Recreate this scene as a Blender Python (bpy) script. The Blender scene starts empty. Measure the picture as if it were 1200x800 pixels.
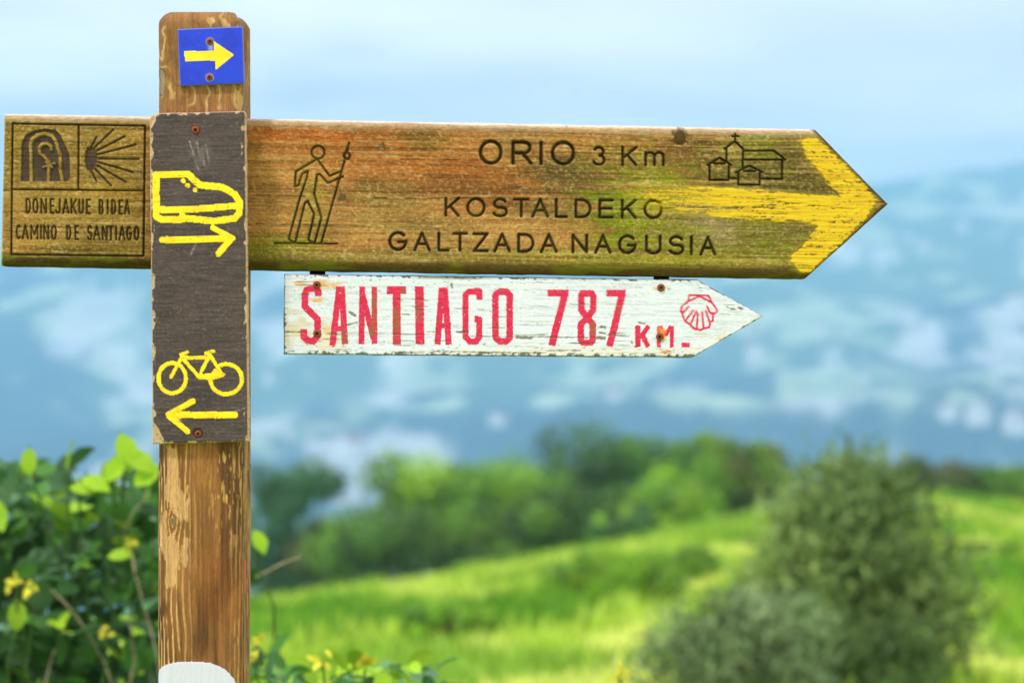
import bpy, math, random
import numpy as np
from mathutils import Matrix, Vector

R = math.radians
sc = bpy.context.scene
COL = sc.collection

# ------------------------------------------------------------------ camera, sky, sun, exposure
FPX = 3333.333          # focal length in photograph pixels (100 mm lens on a 36 mm sensor, 1200 px wide)
DIST = 3.086            # camera to the front face of the carved board
CAMZ = 1.60
CAM = Vector((0.0, -DIST, CAMZ))

cam_data = bpy.data.cameras.new("camera")
cam_data.lens = 100.0
cam_data.sensor_width = 36.0
cam_data.clip_start = 0.05
cam_data.clip_end = 40000.0
cam_data.dof.use_dof = True
cam_data.dof.focus_distance = DIST - 0.012
cam_data.dof.aperture_fstop = 5.8
cam = bpy.data.objects.new("camera", cam_data)
cam.location = CAM
cam.rotation_euler = (R(90), 0, 0)
COL.objects.link(cam)
sc.camera = cam

SUN_DIR = Vector((-0.50, -0.62, 1.02)).normalized()      # towards the sun: behind the camera, to its left
sun_el = math.asin(SUN_DIR.z)
sun_rot = math.atan2(SUN_DIR.x, SUN_DIR.y)

world = bpy.data.worlds.new("World")
sc.world = world
world.use_nodes = True
nt = world.node_tree
nt.nodes.clear()
def N(tree, typ, **kw):
    n = tree.nodes.new(typ)
    for k, v in kw.items():
        setattr(n, k, v)
    return n
out = N(nt, "ShaderNodeOutputWorld")
bg = N(nt, "ShaderNodeBackground")
bg.inputs["Strength"].default_value = 0.10
sky = N(nt, "ShaderNodeTexSky")
sky.sky_type = 'NISHITA'
sky.sun_disc = False
sky.sun_elevation = sun_el
sky.sun_rotation = sun_rot
sky.altitude = 150
sky.air_density = 1.0
sky.dust_density = 1.2
sky.ozone_density = 2.0
# a broken layer of cloud laid on a flat sheet overhead, the same recipe all over the sky
tc = N(nt, "ShaderNodeTexCoord")
sep = N(nt, "ShaderNodeSeparateXYZ")
nt.links.new(tc.outputs["Generated"], sep.inputs[0])
def M(tree, op, a, b=None, c=None, clamp=False):
    n = N(tree, "ShaderNodeMath", operation=op)
    n.use_clamp = clamp
    for i, v in enumerate((a, b, c)):
        if v is None:
            continue
        if isinstance(v, (int, float)):
            n.inputs[i].default_value = v
        else:
            tree.links.new(v, n.inputs[i])
    return n.outputs[0]
zc_ = M(nt, 'ADD', M(nt, 'MAXIMUM', sep.outputs[2], 0.0), 0.10)
cx_ = M(nt, 'DIVIDE', sep.outputs[0], zc_)
cy_ = M(nt, 'DIVIDE', sep.outputs[1], zc_)
comb = N(nt, "ShaderNodeCombineXYZ")
nt.links.new(cx_, comb.inputs[0]); nt.links.new(cy_, comb.inputs[1])
noi = N(nt, "ShaderNodeTexNoise")
noi.inputs["Scale"].default_value = 0.55
noi.inputs["Detail"].default_value = 6.0
noi.inputs["Roughness"].default_value = 0.52
nt.links.new(comb.outputs[0], noi.inputs["Vector"])
ramp = N(nt, "ShaderNodeMapRange")
ramp.interpolation_type = 'SMOOTHSTEP'
ramp.inputs["From Min"].default_value = 0.28
ramp.inputs["From Max"].default_value = 0.47
nt.links.new(noi.outputs["Fac"], ramp.inputs["Value"])
noi2 = N(nt, "ShaderNodeTexNoise")
noi2.inputs["Scale"].default_value = 0.8
noi2.inputs["Detail"].default_value = 5.0
nt.links.new(comb.outputs[0], noi2.inputs["Vector"])
ccol = N(nt, "ShaderNodeMix", data_type='RGBA')
ccol.inputs["A"].default_value = (10.5, 10.2, 9.9, 1)
ccol.inputs["B"].default_value = (15.5, 14.8, 13.8, 1)
mrc = N(nt, "ShaderNodeMapRange")
mrc.inputs["From Min"].default_value = 0.36; mrc.inputs["From Max"].default_value = 0.64
nt.links.new(noi2.outputs["Fac"], mrc.inputs["Value"])
nt.links.new(mrc.outputs[0], ccol.inputs["Factor"])
mixw = N(nt, "ShaderNodeMix", data_type='RGBA')
nt.links.new(ramp.outputs["Result"], mixw.inputs["Factor"])
nt.links.new(sky.outputs[0], mixw.inputs["A"])
nt.links.new(ccol.outputs["Result"], mixw.inputs["B"])
nt.links.new(mixw.outputs["Result"], bg.inputs["Color"])
nt.links.new(bg.outputs[0], out.inputs["Surface"])

sun_data = bpy.data.lights.new("sun", 'SUN')
sun_data.energy = 2.6
sun_data.angle = R(6)
sun_data.color = (1.0, 0.96, 0.91)
sun = bpy.data.objects.new("sun", sun_data)
sun.rotation_euler = SUN_DIR.to_track_quat('Z', 'Y').to_euler()
sun.location = (-6, -8, 12)
COL.objects.link(sun)

sc.view_settings.view_transform = 'Standard'
sc.view_settings.look = 'None'
sc.view_settings.exposure = 0.04
sc.view_settings.gamma = 1.0
sc.cycles.use_denoising = True
sc.cycles.volume_bounces = 5
sc.cycles.max_bounces = 8
sc.cycles.transparent_max_bounces = 8

# ------------------------------------------------------------------ helpers
rng = np.random.default_rng(7)
_T = rng.random((256, 256))
def vnoise(x, y, seed=0):
    x = np.asarray(x, float) + seed * 13.37; y = np.asarray(y, float) + seed * 7.91
    ix = np.floor(x).astype(int); iy = np.floor(y).astype(int)
    fx = x - ix; fy = y - iy
    fx = fx * fx * (3 - 2 * fx); fy = fy * fy * (3 - 2 * fy)
    a = _T[ix & 255, iy & 255]; b = _T[(ix + 1) & 255, iy & 255]
    c = _T[ix & 255, (iy + 1) & 255]; d = _T[(ix + 1) & 255, (iy + 1) & 255]
    return (a * (1 - fx) + b * fx) * (1 - fy) + (c * (1 - fx) + d * fx) * fy
def fbm(x, y, octv=4, seed=0, gain=0.5):
    s = 0; amp = 1; tot = 0
    for o in range(octv):
        s = s + amp * vnoise(np.asarray(x) * 2 ** o, np.asarray(y) * 2 ** o, seed + o * 3)
        tot += amp; amp *= gain
    return s / tot
def sstep(a, b, x):
    t = np.clip((x - a) / (b - a), 0, 1)
    return t * t * (3 - 2 * t)
def lin(r, g, b, k=1.0):
    f = lambda c: (c / 255 / 12.92 if c / 255 <= 0.04045 else ((c / 255 + 0.055) / 1.055) ** 2.4) * k
    return np.array([f(r), f(g), f(b)])
def mixc(col, c, m):
    m = np.clip(m, 0, 1)[..., None]
    return col * (1 - m) + np.asarray(c) * m
def px2x(px, y=0.0):
    return (px - 600.0) / FPX * (DIST + y)
def px2z(py, y=0.0):
    return CAMZ + (400.0 - py) / FPX * (DIST + y)

def mk(name, V, faces, mat, parent=None, col=None, normals=None, smooth=True, pinv=None):
    """faces: list of integer arrays (n, k) and/or single lists (an n-gon)."""
    V = np.ascontiguousarray(V, dtype=np.float32).reshape(-1, 3)
    me = bpy.data.meshes.new(name)
    me.vertices.add(len(V)); me.vertices.foreach_set("co", V.ravel())
    idx = []; starts = []; n = 0
    for f in faces:
        f = np.asarray(f, dtype=np.int32)
        if f.ndim == 1:
            f = f[None, :]
        k = f.shape[1]
        starts.append(n + np.arange(len(f), dtype=np.int32) * k)
        idx.append(f.ravel()); n += f.size
    idx = np.concatenate(idx); starts = np.concatenate(starts)
    me.loops.add(len(idx)); me.loops.foreach_set("vertex_index", idx.astype(np.int32))
    me.polygons.add(len(starts)); me.polygons.foreach_set("loop_start", starts.astype(np.int32))
    me.update(calc_edges=True)
    me.validate()
    if smooth:
        me.polygons.foreach_set("use_smooth", np.ones(len(me.polygons), dtype=bool))
    if col is not None:
        a = me.attributes.new("Col", 'FLOAT_COLOR', 'POINT')
        c4 = np.ones((len(V), 4), dtype=np.float32); c4[:, :3] = np.asarray(col).reshape(-1, 3)
        a.data.foreach_set("color", c4.ravel())
    if mat is not None:
        me.materials.append(mat)
    if normals is not None:
        me.normals_split_custom_set_from_vertices(np.asarray(normals, dtype=np.float32).reshape(-1, 3))
    o = bpy.data.objects.new(name, me)
    COL.objects.link(o)
    if parent is not None:
        o.parent = parent
        if parent.type == 'EMPTY':
            o.matrix_parent_inverse = Matrix.Translation(-parent.location)
    return o
def tag(o, label=None, cat=None, group=None, kind=None):
    for k, v in (("label", label), ("category", cat), ("group", group), ("kind", kind)):
        if v:
            o[k] = v
    return o
def empty(name, loc):
    o = bpy.data.objects.new(name, None)
    o.location = loc; o.empty_display_size = 0.1
    COL.objects.link(o)
    return o

# ------------------------------------------------------------------ materials
def attr_mat(name, rough=0.8, spec=0.3, noise_scale=900.0, noise_amt=0.25, bump=0.15, stretch=(1, 1, 1), transl=0.0):
    m = bpy.data.materials.new(name); m.use_nodes = True
    t = m.node_tree; t.nodes.clear()
    o = N(t, "ShaderNodeOutputMaterial"); p = N(t, "ShaderNodeBsdfPrincipled")
    p.inputs["Roughness"].default_value = rough
    p.inputs["Specular IOR Level"].default_value = spec
    at = N(t, "ShaderNodeAttribute"); at.attribute_name = "Col"
    co = N(t, "ShaderNodeTexCoord"); mp = N(t, "ShaderNodeMapping")
    mp.inputs["Scale"].default_value = stretch
    t.links.new(co.outputs["Object"], mp.inputs["Vector"])
    no = N(t, "ShaderNodeTexNoise"); no.inputs["Scale"].default_value = noise_scale; no.inputs["Detail"].default_value = 3
    t.links.new(mp.outputs[0], no.inputs["Vector"])
    mr = N(t, "ShaderNodeMapRange")
    mr.inputs["From Min"].default_value = 0.25; mr.inputs["From Max"].default_value = 0.75
    mr.inputs["To Min"].default_value = 1 - noise_amt; mr.inputs["To Max"].default_value = 1 + noise_amt
    t.links.new(no.outputs["Fac"], mr.inputs["Value"])
    mu = N(t, "ShaderNodeVectorMath", operation='SCALE')
    t.links.new(at.outputs["Color"], mu.inputs[0]); t.links.new(mr.outputs[0], mu.inputs["Scale"])
    t.links.new(mu.outputs[0], p.inputs["Base Color"])
    if bump:
        b = N(t, "ShaderNodeBump"); b.inputs["Strength"].default_value = bump; b.inputs["Distance"].default_value = 0.0006
        t.links.new(no.outputs["Fac"], b.inputs["Height"]); t.links.new(b.outputs[0], p.inputs["Normal"])
    if transl:
        tr = N(t, "ShaderNodeBsdfTranslucent"); t.links.new(mu.outputs[0], tr.inputs["Color"])
        mx = N(t, "ShaderNodeMixShader"); mx.inputs[0].default_value = transl
        t.links.new(p.outputs[0], mx.inputs[1]); t.links.new(tr.outputs[0], mx.inputs[2])
        t.links.new(mx.outputs[0], o.inputs["Surface"])
    else:
        t.links.new(p.outputs[0], o.inputs["Surface"])
    return m
def plain_mat(name, c, rough=0.7, spec=0.3, metal=0.0, var=0.2, scale=60.0, transl=0.0, c2=None, objrand=0.0):
    m = bpy.data.materials.new(name); m.use_nodes = True
    t = m.node_tree; t.nodes.clear()
    o = N(t, "ShaderNodeOutputMaterial"); p = N(t, "ShaderNodeBsdfPrincipled")
    p.inputs["Roughness"].default_value = rough; p.inputs["Specular IOR Level"].default_value = spec
    p.inputs["Metallic"].default_value = metal
    co = N(t, "ShaderNodeTexCoord"); no = N(t, "ShaderNodeTexNoise")
    no.inputs["Scale"].default_value = scale; no.inputs["Detail"].default_value = 4
    t.links.new(co.outputs["Object"], no.inputs["Vector"])
    mx = N(t, "ShaderNodeMix", data_type='RGBA')
    c = np.asarray(c, float)
    a = c * (1 - var) if c2 is None else c
    b = c * (1 + var) if c2 is None else np.asarray(c2, float)
    mx.inputs["A"].default_value = (*a, 1); mx.inputs["B"].default_value = (*b, 1)
    mr = N(t, "ShaderNodeMapRange"); mr.inputs["From Min"].default_value = 0.3; mr.inputs["From Max"].default_value = 0.7
    t.links.new(no.outputs["Fac"], mr.inputs["Value"])
    t.links.new(mr.outputs[0], mx.inputs["Factor"])
    cs = mx.outputs["Result"]
    if objrand:
        oi = N(t, "ShaderNodeObjectInfo")
        sc_ = M(t, 'MULTIPLY_ADD', oi.outputs["Random"], 2 * objrand, 1 - objrand)
        vm = N(t, "ShaderNodeVectorMath", operation='SCALE')
        t.links.new(cs, vm.inputs[0]); t.links.new(sc_, vm.inputs["Scale"])
        cs = vm.outputs[0]
    t.links.new(cs, p.inputs["Base Color"])
    if transl:
        tr = N(t, "ShaderNodeBsdfTranslucent"); t.links.new(cs, tr.inputs["Color"])
        ms = N(t, "ShaderNodeMixShader"); ms.inputs[0].default_value = transl
        t.links.new(p.outputs[0], ms.inputs[1]); t.links.new(tr.outputs[0], ms.inputs[2])
        t.links.new(ms.outputs[0], o.inputs["Surface"])
    else:
        t.links.new(p.outputs[0], o.inputs["Surface"])
    return m

M_WOOD = attr_mat("weathered_wood", 0.85, 0.2, 700, 0.30, 0.5, (0.25, 1, 1.6))
M_POST = attr_mat("post_wood", 0.75, 0.3, 700, 0.25, 0.4, (1.6, 1.6, 0.25))
M_CARVE = attr_mat("carved_groove", 0.9, 0.15, 800, 0.3, 0.3)
M_PLATE = attr_mat("brown_stained_plywood", 0.62, 0.4, 800, 0.18, 0.35, (0.3, 1, 1.8))
M_PAINT = attr_mat("brushed_paint", 0.5, 0.4, 700, 0.07, 0.2)
M_SIGNW = attr_mat("chipped_white_paint", 0.55, 0.4, 700, 0.06, 0.25, (0.3, 1, 1.6))
M_TILE = attr_mat("blue_plastic", 0.32, 0.5, 500, 0.04, 0.05)
M_LEAF = attr_mat("leaf", 0.55, 0.4, 60, 0.15, 0.0, transl=0.35)
M_NEEDLE = attr_mat("fine_foliage", 0.7, 0.25, 60, 0.15, 0.0, transl=0.25)
M_GRASS = attr_mat("meadow_grass", 0.7, 0.2, 20, 0.15, 0.0, transl=0.35)
M_BARK = plain_mat("bark", lin(96, 78, 58), 0.9, 0.2, var=0.35, scale=30)
M_STEM = plain_mat("pale_stem", lin(160, 150, 126), 0.8, 0.2, var=0.25, scale=40)
M_STALK = plain_mat("green_stalk", lin(70, 100, 46), .7, .3, var=.2, scale=40)
M_RUST = plain_mat("rusty_steel", lin(112, 52, 34), 0.75, 0.4, metal=0.25, var=0.4, scale=900, c2=lin(160, 84, 52))
M_RUSTD = plain_mat("dark_rust", lin(38, 22, 18), 0.8, 0.3, metal=0.2, var=0.4, scale=900)
M_STRAP = plain_mat("blackened_steel", lin(38, 32, 30), 0.6, 0.4, metal=0.5, var=0.3, scale=300)

# ------------------------------------------------------------------ signed distances on a sheet of pixels
class Field:
    def __init__(s, X, Y):
        s.X, s.Y = X, Y
        s.cmin, s.cmax = X.min(0), X.max(0); s.rmin, s.rmax = Y.min(1), Y.max(1)
    def win(s, x0, x1, y0, y1):
        c = np.nonzero((s.cmax >= x0) & (s.cmin <= x1))[0]; r = np.nonzero((s.rmax >= y0) & (s.rmin <= y1))[0]
        if len(c) == 0 or len(r) == 0:
            return None
        return slice(r[0], r[-1] + 1), slice(c[0], c[-1] + 1)
    def new(s):
        return np.full(s.X.shape, 60.0)
    def seg(s, sd, p, q, hw, butt=False):
        m = hw + 8
        w = s.win(min(p[0], q[0]) - m, max(p[0], q[0]) + m, min(p[1], q[1]) - m, max(p[1], q[1]) + m)
        if w is None:
            return
        X = s.X[w] - p[0]; Y = s.Y[w] - p[1]
        dx, dy = q[0] - p[0], q[1] - p[1]; L = math.hypot(dx, dy) + 1e-9
        ux, uy = dx / L, dy / L
        al = X * ux + Y * uy; pe = np.abs(X * uy - Y * ux)
        if L < 1e-4:
            d = np.hypot(X, Y) - hw
        elif butt:
            d = np.maximum(pe - hw, np.maximum(-al, al - L))
        else:
            al2 = al - np.clip(al, 0, L)
            d = np.sqrt(al2 ** 2 + pe ** 2) - hw
        sd[w] = np.minimum(sd[w], d)
    def line(s, sd, pts, hw, butt=False):
        for a, b in zip(pts[:-1], pts[1:]):
            s.seg(sd, a, b, hw, butt)
        if butt:
            inner = pts[1:-1] + ([pts[0]] if pts[0] == pts[-1] else [])
            for a in inner:
                s.seg(sd, a, (a[0] + 0.01, a[1]), hw)
    def poly(s, sd, pts):
        P = np.array(pts, float); m = 8
        w = s.win(P[:, 0].min() - m, P[:, 0].max() + m, P[:, 1].min() - m, P[:, 1].max() + m)
        if w is None:
            return
        X, Y = s.X[w], s.Y[w]
        ins = np.zeros(X.shape, bool); d = np.full(X.shape, 1e3)
        for i in range(len(P)):
            a, b = P[i], P[(i + 1) % len(P)]
            e = b - a; wv0 = X - a[0]; wv1 = Y - a[1]
            t = np.clip((wv0 * e[0] + wv1 * e[1]) / (e @ e + 1e-9), 0, 1)
            d = np.minimum(d, np.hypot(wv0 - e[0] * t, wv1 - e[1] * t))
            c = (a[1] > Y) != (b[1] > Y)
            with np.errstate(divide='ignore', invalid='ignore'):
                xx = (b[0] - a[0]) * (Y - a[1]) / (b[1] - a[1]) + a[0]
            ins ^= c & (X < xx)
        sd[w] = np.minimum(sd[w], np.where(ins, -d, d))

def arc(cx, cy, rx, ry, a0, a1, n=14):
    return [(cx + rx * math.cos(R(a0 + (a1 - a0) * i / n)), cy - ry * math.sin(R(a0 + (a1 - a0) * i / n))) for i in range(n + 1)]
GLYPH = {   # strokes in a unit box, y down
    'A': [[(0, 1), (.5, 0), (1, 1)], [(.2, .64), (.8, .64)]],
    'B': [[(0, 0), (.5, 0)] + arc(.55, .24, .38, .24, 90, -90) + [(0, .48)], [(.5, .48)] + arc(.55, .74, .45, .26, 90, -90) + [(0, 1), (0, 0)]],
    'C': [arc(.5, .5, .5, .5, 48, 312, 24)],
    'D': [[(0, 0), (.4, 0)] + arc(.42, .5, .58, .5, 90, -90) + [(0, 1), (0, 0)]],
    'E': [[(1, 0), (0, 0), (0, 1), (1, 1)], [(0, .48), (.9, .48)]],
    'G': [arc(.5, .5, .5, .5, 42, 358, 28), [(1, .55), (.55, .55)]],
    'I': [[(.5, 0), (.5, 1)]],
    'J': [[(1, 0), (1, .75)] + arc(.5, .75, .5, .25, 0, -165)],
    'K': [[(0, 0), (0, 1)], [(1, 0), (0, .62)], [(.32, .42), (1, 1)]],
    'L': [[(0, 0), (0, 1), (1, 1)]],
    'M': [[(0, 1), (0, 0), (.5, .7), (1, 0), (1, 1)]],
    'N': [[(0, 1), (0, 0), (1, 1), (1, 0)]],
    'O': [arc(.5, .5, .5, .5, 0, 360, 30)],
    'R': [[(0, 1), (0, 0), (.55, 0)] + arc(.58, .26, .38, .26, 90, -90) + [(0, .52)], [(.52, .52), (1, 1)]],
    'S': [arc(.5, .26, .44, .26, 25, 250) + arc(.5, .74, .5, .26, 80, -160)],
    'T': [[(0, 0), (1, 0)], [(.5, 0), (.5, 1)]],
    'U': [[(0, 0), (0, .68)] + arc(.5, .68, .5, .32, 180, 360) + [(1, 0)]],
    'Z': [[(0, 0), (1, 0), (0, 1), (1, 1)]],
    'm': [[(0, 0), (0, 1)], [(0, .3)] + arc(.25, .3, .25, .28, 180, 0, 8) + [(.5, 1)], [(.5, .3)] + arc(.75, .3, .25, .28, 180, 0, 8) + [(1, 1)]],
    '3': [arc(.48, .25, .42, .25, 150, -80), arc(.48, .73, .5, .27, 85, -155)],
}
def text(F, sd, spec, hw):
    """spec rows: character, x0, x1, y0, y1 (outer size in photograph pixels)."""
    for ch, x0, x1, y0, y1 in spec:
        x0 += hw; x1 -= hw; y0 += hw; y1 -= hw
        for st in GLYPH[ch]:
            F.line(sd, [(x0 + (x1 - x0) * u, y0 + (y1 - y0) * v) for u, v in st], hw)
def row(spec, ya, yb, h):
    """letters on a gently sloping line: top is ya at the first letter and yb at the last."""
    xa, xb = spec[0][1], spec[-1][2]
    r = []
    for ch, x0, x1 in spec:
        t = ((x0 + x1) / 2 - xa) / (xb - xa)
        y = ya + (yb - ya) * t
        r.append((ch, x0, x1, y, y + h))
    return r
def crop(pts, s, ox, oy):
    return [(x / s + ox, y / s + oy) for x, y in pts]

def sheet_normals(P):
    du = np.gradient(P, axis=1); dv = np.gradient(P, axis=0)
    n = np.cross(dv, du)
    n /= np.linalg.norm(n, axis=2, keepdims=True) + 1e-12
    return n

def build_sheet(name, PX, PY, depth, ydepth, back, col, ids, specs, parent, body_mat, label):
    """One relief sheet in photograph pixels, closed at the sides and back, and split into
    the body (id 0) and its painted or carved pieces (ids 1..).  depth in px, into the board."""
    Yw = ydepth + depth / 1080.0
    P = np.stack([px2x(PX, ydepth), Yw, px2z(PY, ydepth)], axis=2)
    nr, nc = PX.shape
    nrm = sheet_normals(P)
    I = np.arange(nr * nc).reshape(nr, nc)
    Q = np.stack([I[:-1, :-1], I[1:, :-1], I[1:, 1:], I[:-1, 1:]], axis=2).reshape(-1, 4)
    fid = ids[:-1, :-1].ravel()
    V = P.reshape(-1, 3); Nn = nrm.reshape(-1, 3); C = col.reshape(-1, 3)
    # body with rim and back
    rim = np.concatenate([I[0, :], I[1:, -1], I[-1, -2::-1], I[-2:0:-1, 0]])
    nb = len(V)
    Vr = V[rim]; Vb = Vr.copy(); Vb[:, 1] = back
    V2 = np.concatenate([V, Vr, Vb])
    k = len(rim); a = np.arange(k); b = (a + 1) % k
    side = np.stack([nb + a, nb + b, nb + k + b, nb + k + a], axis=1)
    ctr = V.mean(0); on = Vr - ctr; on[:, 1] = 0
    on /= np.linalg.norm(on, axis=1, keepdims=True)
    # outward rim normal from the rim tangent
    tg = np.roll(Vr, -1, 0) - np.roll(Vr, 1, 0)
    rn = np.stack([-tg[:, 2], np.zeros(k), tg[:, 0]], axis=1)
    rn *= np.sign((rn * on).sum(1, keepdims=True)); rn /= np.linalg.norm(rn, axis=1, keepdims=True) + 1e-12
    Cr = C[rim] * 0.9
    keep = Q[fid == 0]
    used = np.zeros(len(V2), bool); used[keep.ravel()] = True; used[nb:] = True
    mp = np.cumsum(used) - 1
    body = mk(name, V2[used], [mp[keep], mp[side], mp[(nb + k + a)]], body_mat, parent,
              np.concatenate([C, Cr, Cr])[used], np.concatenate([Nn, rn, rn])[used])
    if label:
        body["label"] = label
    for i, (pname, pmat, plabel) in specs.items():
        q = Q[fid == i]
        if len(q) == 0:
            continue
        u = np.zeros(len(V), bool); u[q.ravel()] = True
        mp = np.cumsum(u) - 1
        o = mk(pname, V[u], [mp[q]], pmat, body, C[u], Nn[u])
        if plabel:
            o["label"] = plabel
    return body

def arrow_grid(tl, tr, tip, br, bl, step, wob=0.0, seed=0):
    """grid of photograph pixels filling a board whose right end is pointed (tip may be None)."""
    h = bl[1] - tl[1]
    nr = int(h / step) + 1
    ftop = lambda x: tl[1] + (tr[1] - tl[1]) * (x - tl[0]) / (tr[0] - tl[0])
    fbot = lambda x: bl[1] + (br[1] - bl[1]) * (x - bl[0]) / (br[0] - bl[0])
    v = np.linspace(0, 1, nr)
    xl = tl[0] + (bl[0] - tl[0]) * v
    if tip is not None:
        vt = (tip[1] - ftop(tip[0])) / (fbot(tip[0]) - ftop(tip[0]))
        v = np.sort(np.concatenate([v[np.abs(v - vt) > 0.3 / nr], [vt]])); xl = tl[0] + (bl[0] - tl[0]) * v
        xr = np.where(v < vt, tr[0] + (tip[0] - tr[0]) * v / vt, tip[0] + (br[0] - tip[0]) * (v - vt) / (1 - vt))
    else:
        xr = tr[0] + (br[0] - tr[0]) * v
    nc = int((xr.max() - xl.min()) / step) + 1
    s = np.linspace(0, 1, nc)
    X = xl[:, None] + (xr - xl)[:, None] * s[None, :]
    Y = ftop(X) * (1 - v[:, None]) + fbot(X) * v[:, None]
    if wob:
        Y = Y + wob * ((fbm(X / 25, v[:, None] * 0 + 3.3, 3, seed) - 0.5) * (1 - v[:, None]) ** 6 + (fbm(X / 25, v[:, None] * 0 + 9.1, 3, seed + 5) - 0.5) * v[:, None] ** 6)
        X = X + wob * ((fbm(Y / 14, Y * 0 + 5.5, 3, seed + 8) - 0.5) * (1 - s[None, :]) ** 20 + (fbm(Y / 14, Y * 0 + 2.5, 3, seed + 9) - 0.5) * s[None, :] ** 20)
    dt = (Y - ftop(X)); db = (fbot(X) - Y)
    dl = X - (tl[0] + (bl[0] - tl[0]) * v[:, None])
    dr = (xr[:, None] - X)
    if tip is not None:
        k = (tip[0] - tr[0]) / math.hypot(tip[0] - tr[0], tip[1] - tr[1])
        dr = dr * 0.72
    return X, Y, np.maximum(dt, 0), np.maximum(db, 0), np.maximum(dl, 0), np.maximum(dr, 0)
def rnd_edge(d, r):
    t = np.clip(d, 0, r)
    return r - np.sqrt(np.maximum(r * r - (r - t) ** 2, 0))

# ------------------------------------------------------------------ the ground and the hills
def ground_crest(x):
    return np.interp(x, [-60, -25, -14, -6.3, 0.8, 6.3, 10.0, 12.6, 25, 60], [-10, -8.2, -6.9, -5.5, -4.15, -2.85, -2.5, -3.0, -4.8, -8.2])
def ground_z(x, y):
    x = np.asarray(x, float); y = np.asarray(y, float)
    xs = x * 70.0 / np.clip(y + 8, 14, 90)
    zc = ground_crest(np.clip(xs, -60, 60))
    t = np.clip((y - 5) / 65.0, 0, None)
    z = zc * np.minimum(t, 1.0) ** 1.25
    z = z + 0.25 * (fbm(x / 6, y / 9, 3, 4) - 0.5) * sstep(12, 30, y)
    over = np.clip(y - 71, 0, None)
    return z - over * 0.10 - over ** 2 * 0.0016
def hill_z(x, y):
    r = np.hypot(x, y + DIST); a = np.arctan2(x, y + DIST)
    px = 600 + FPX * np.tan(np.clip(a, -1.1, 1.1))
    ridge_y = np.interp(px, [-3000, -800, 0, 300, 600, 900, 1100, 1200, 1500, 2400, 4000], [270, 285, 282, 276, 262, 235, 205, 192, 196, 260, 275])
    zr = CAMZ + (400 - ridge_y) / FPX * 4600
    t = np.clip((r - 1250) / 3350, 0, 1)
    prof = t * 0.55 + 0.45 * t ** 2
    zv = -215 + (fbm(x / 400, y / 400, 3, 11) - 0.5) * 30
    z = zv + (zr - zv) * prof + (fbm(x / 520, y / 520, 5, 21) - 0.5) * 190 * np.sin(np.pi * np.clip(t, 0, 1)) ** 0.8
    z = np.where(r > 4600, zr - (r - 4600) * 0.25, z)
    near = -42 - (r - 150) * 0.18
    return np.maximum(z, np.where(r < 1250, near, -1e4))

ys = np.concatenate([np.linspace(-25, 12, 38), np.linspace(12.6, 85, 150)[0:], np.linspace(88, 150, 16)])
us = np.linspace(-1, 1, 161)
GX = np.sign(us)[None, :] * (np.abs(us)[None, :] ** 1.5) * (30 + np.clip(ys, 0, None)[:, None] * 0.75)
GY = np.repeat(ys[:, None], len(us), 1)
GZ = ground_z(GX, GY)
I = np.arange(GX.size).reshape(GX.shape)
Qg = np.stack([I[:-1, :-1], I[:-1, 1:], I[1:, 1:], I[1:, :-1]], axis=2).reshape(-1, 4)
def meadow_col(x, y):
    p = fbm(x / 1.2, y / 5.0, 4, 34)
    q = fbm(x / 1.1, y / 2.6, 3, 37)
    c = np.ones(np.shape(x) + (3,)) * lin(176, 204, 76)
    c = mixc(c, lin(208, 220, 112), sstep(0.49, 0.66, p))
    c = mixc(c, lin(106, 160, 44), sstep(0.44, 0.32, p))
    c = mixc(c, lin(120, 170, 44), 0.8 * sstep(0.54, 0.68, q))
    return c
GC = meadow_col(GX, GY) * 0.8
ground = mk("ground", np.stack([GX, GY, GZ], 2), [Qg], attr_mat("meadow_soil", 0.9, 0.1, 6, 0.2, 0.0), col=GC)
tag(ground, kind="structure")

rr = np.concatenate([np.linspace(140, 1250, 24), np.linspace(1270, 4620, 210), np.linspace(4700, 6200, 10)])
aa = np.concatenate([np.linspace(-0.75, -0.22, 30)[:-1], np.linspace(-0.22, 0.22, 190), np.linspace(0.22, 0.75, 30)[1:]])
HX = rr[:, None] * np.sin(aa)[None, :]; HY = rr[:, None] * np.cos(aa)[None, :] - DIST
HZ = hill_z(HX, HY)
I = np.arange(HX.size).reshape(HX.shape)
Qh = np.stack([I[:-1, :-1], I[:-1, 1:], I[1:, 1:], I[1:, :-1]], axis=2).reshape(-1, 4)
hp = fbm(HX / 300, HY / 420, 4, 51); hq = fbm(HX / 55, HY / 130, 4, 57); hs = fbm(HX / 100, HY / 300, 5, 71, .6)
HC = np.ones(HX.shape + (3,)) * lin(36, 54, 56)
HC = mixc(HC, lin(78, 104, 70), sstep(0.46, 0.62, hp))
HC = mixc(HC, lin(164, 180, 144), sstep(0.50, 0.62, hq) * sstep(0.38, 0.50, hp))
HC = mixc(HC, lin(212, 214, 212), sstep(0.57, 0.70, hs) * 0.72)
hills = mk("hills", np.stack([HX, HY, HZ], 2), [Qh], attr_mat("hill_cover", 0.95, 0.05, 0.02, 0.35, 0.0), col=HC)
tag(hills, kind="structure")

# ------------------------------------------------------------------ the signpost
YP = -0.030                              # front face of the post
post_x0, post_x1 = -0.3822, -0.2872
post_y0, post_y1 = YP, 0.063
signpost = empty("signpost", ((post_x0 + post_x1) / 2, (post_y0 + post_y1) / 2, 0.0))
tag(signpost, "weathered wooden signpost with a carved arrow board and smaller painted signs", "signpost")

def knot(X, Y, kx, ky, r, sx=1.0, sy=1.0):
    return np.sqrt(((X - kx) / sx) ** 2 + ((Y - ky) / sy) ** 2) / r

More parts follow.
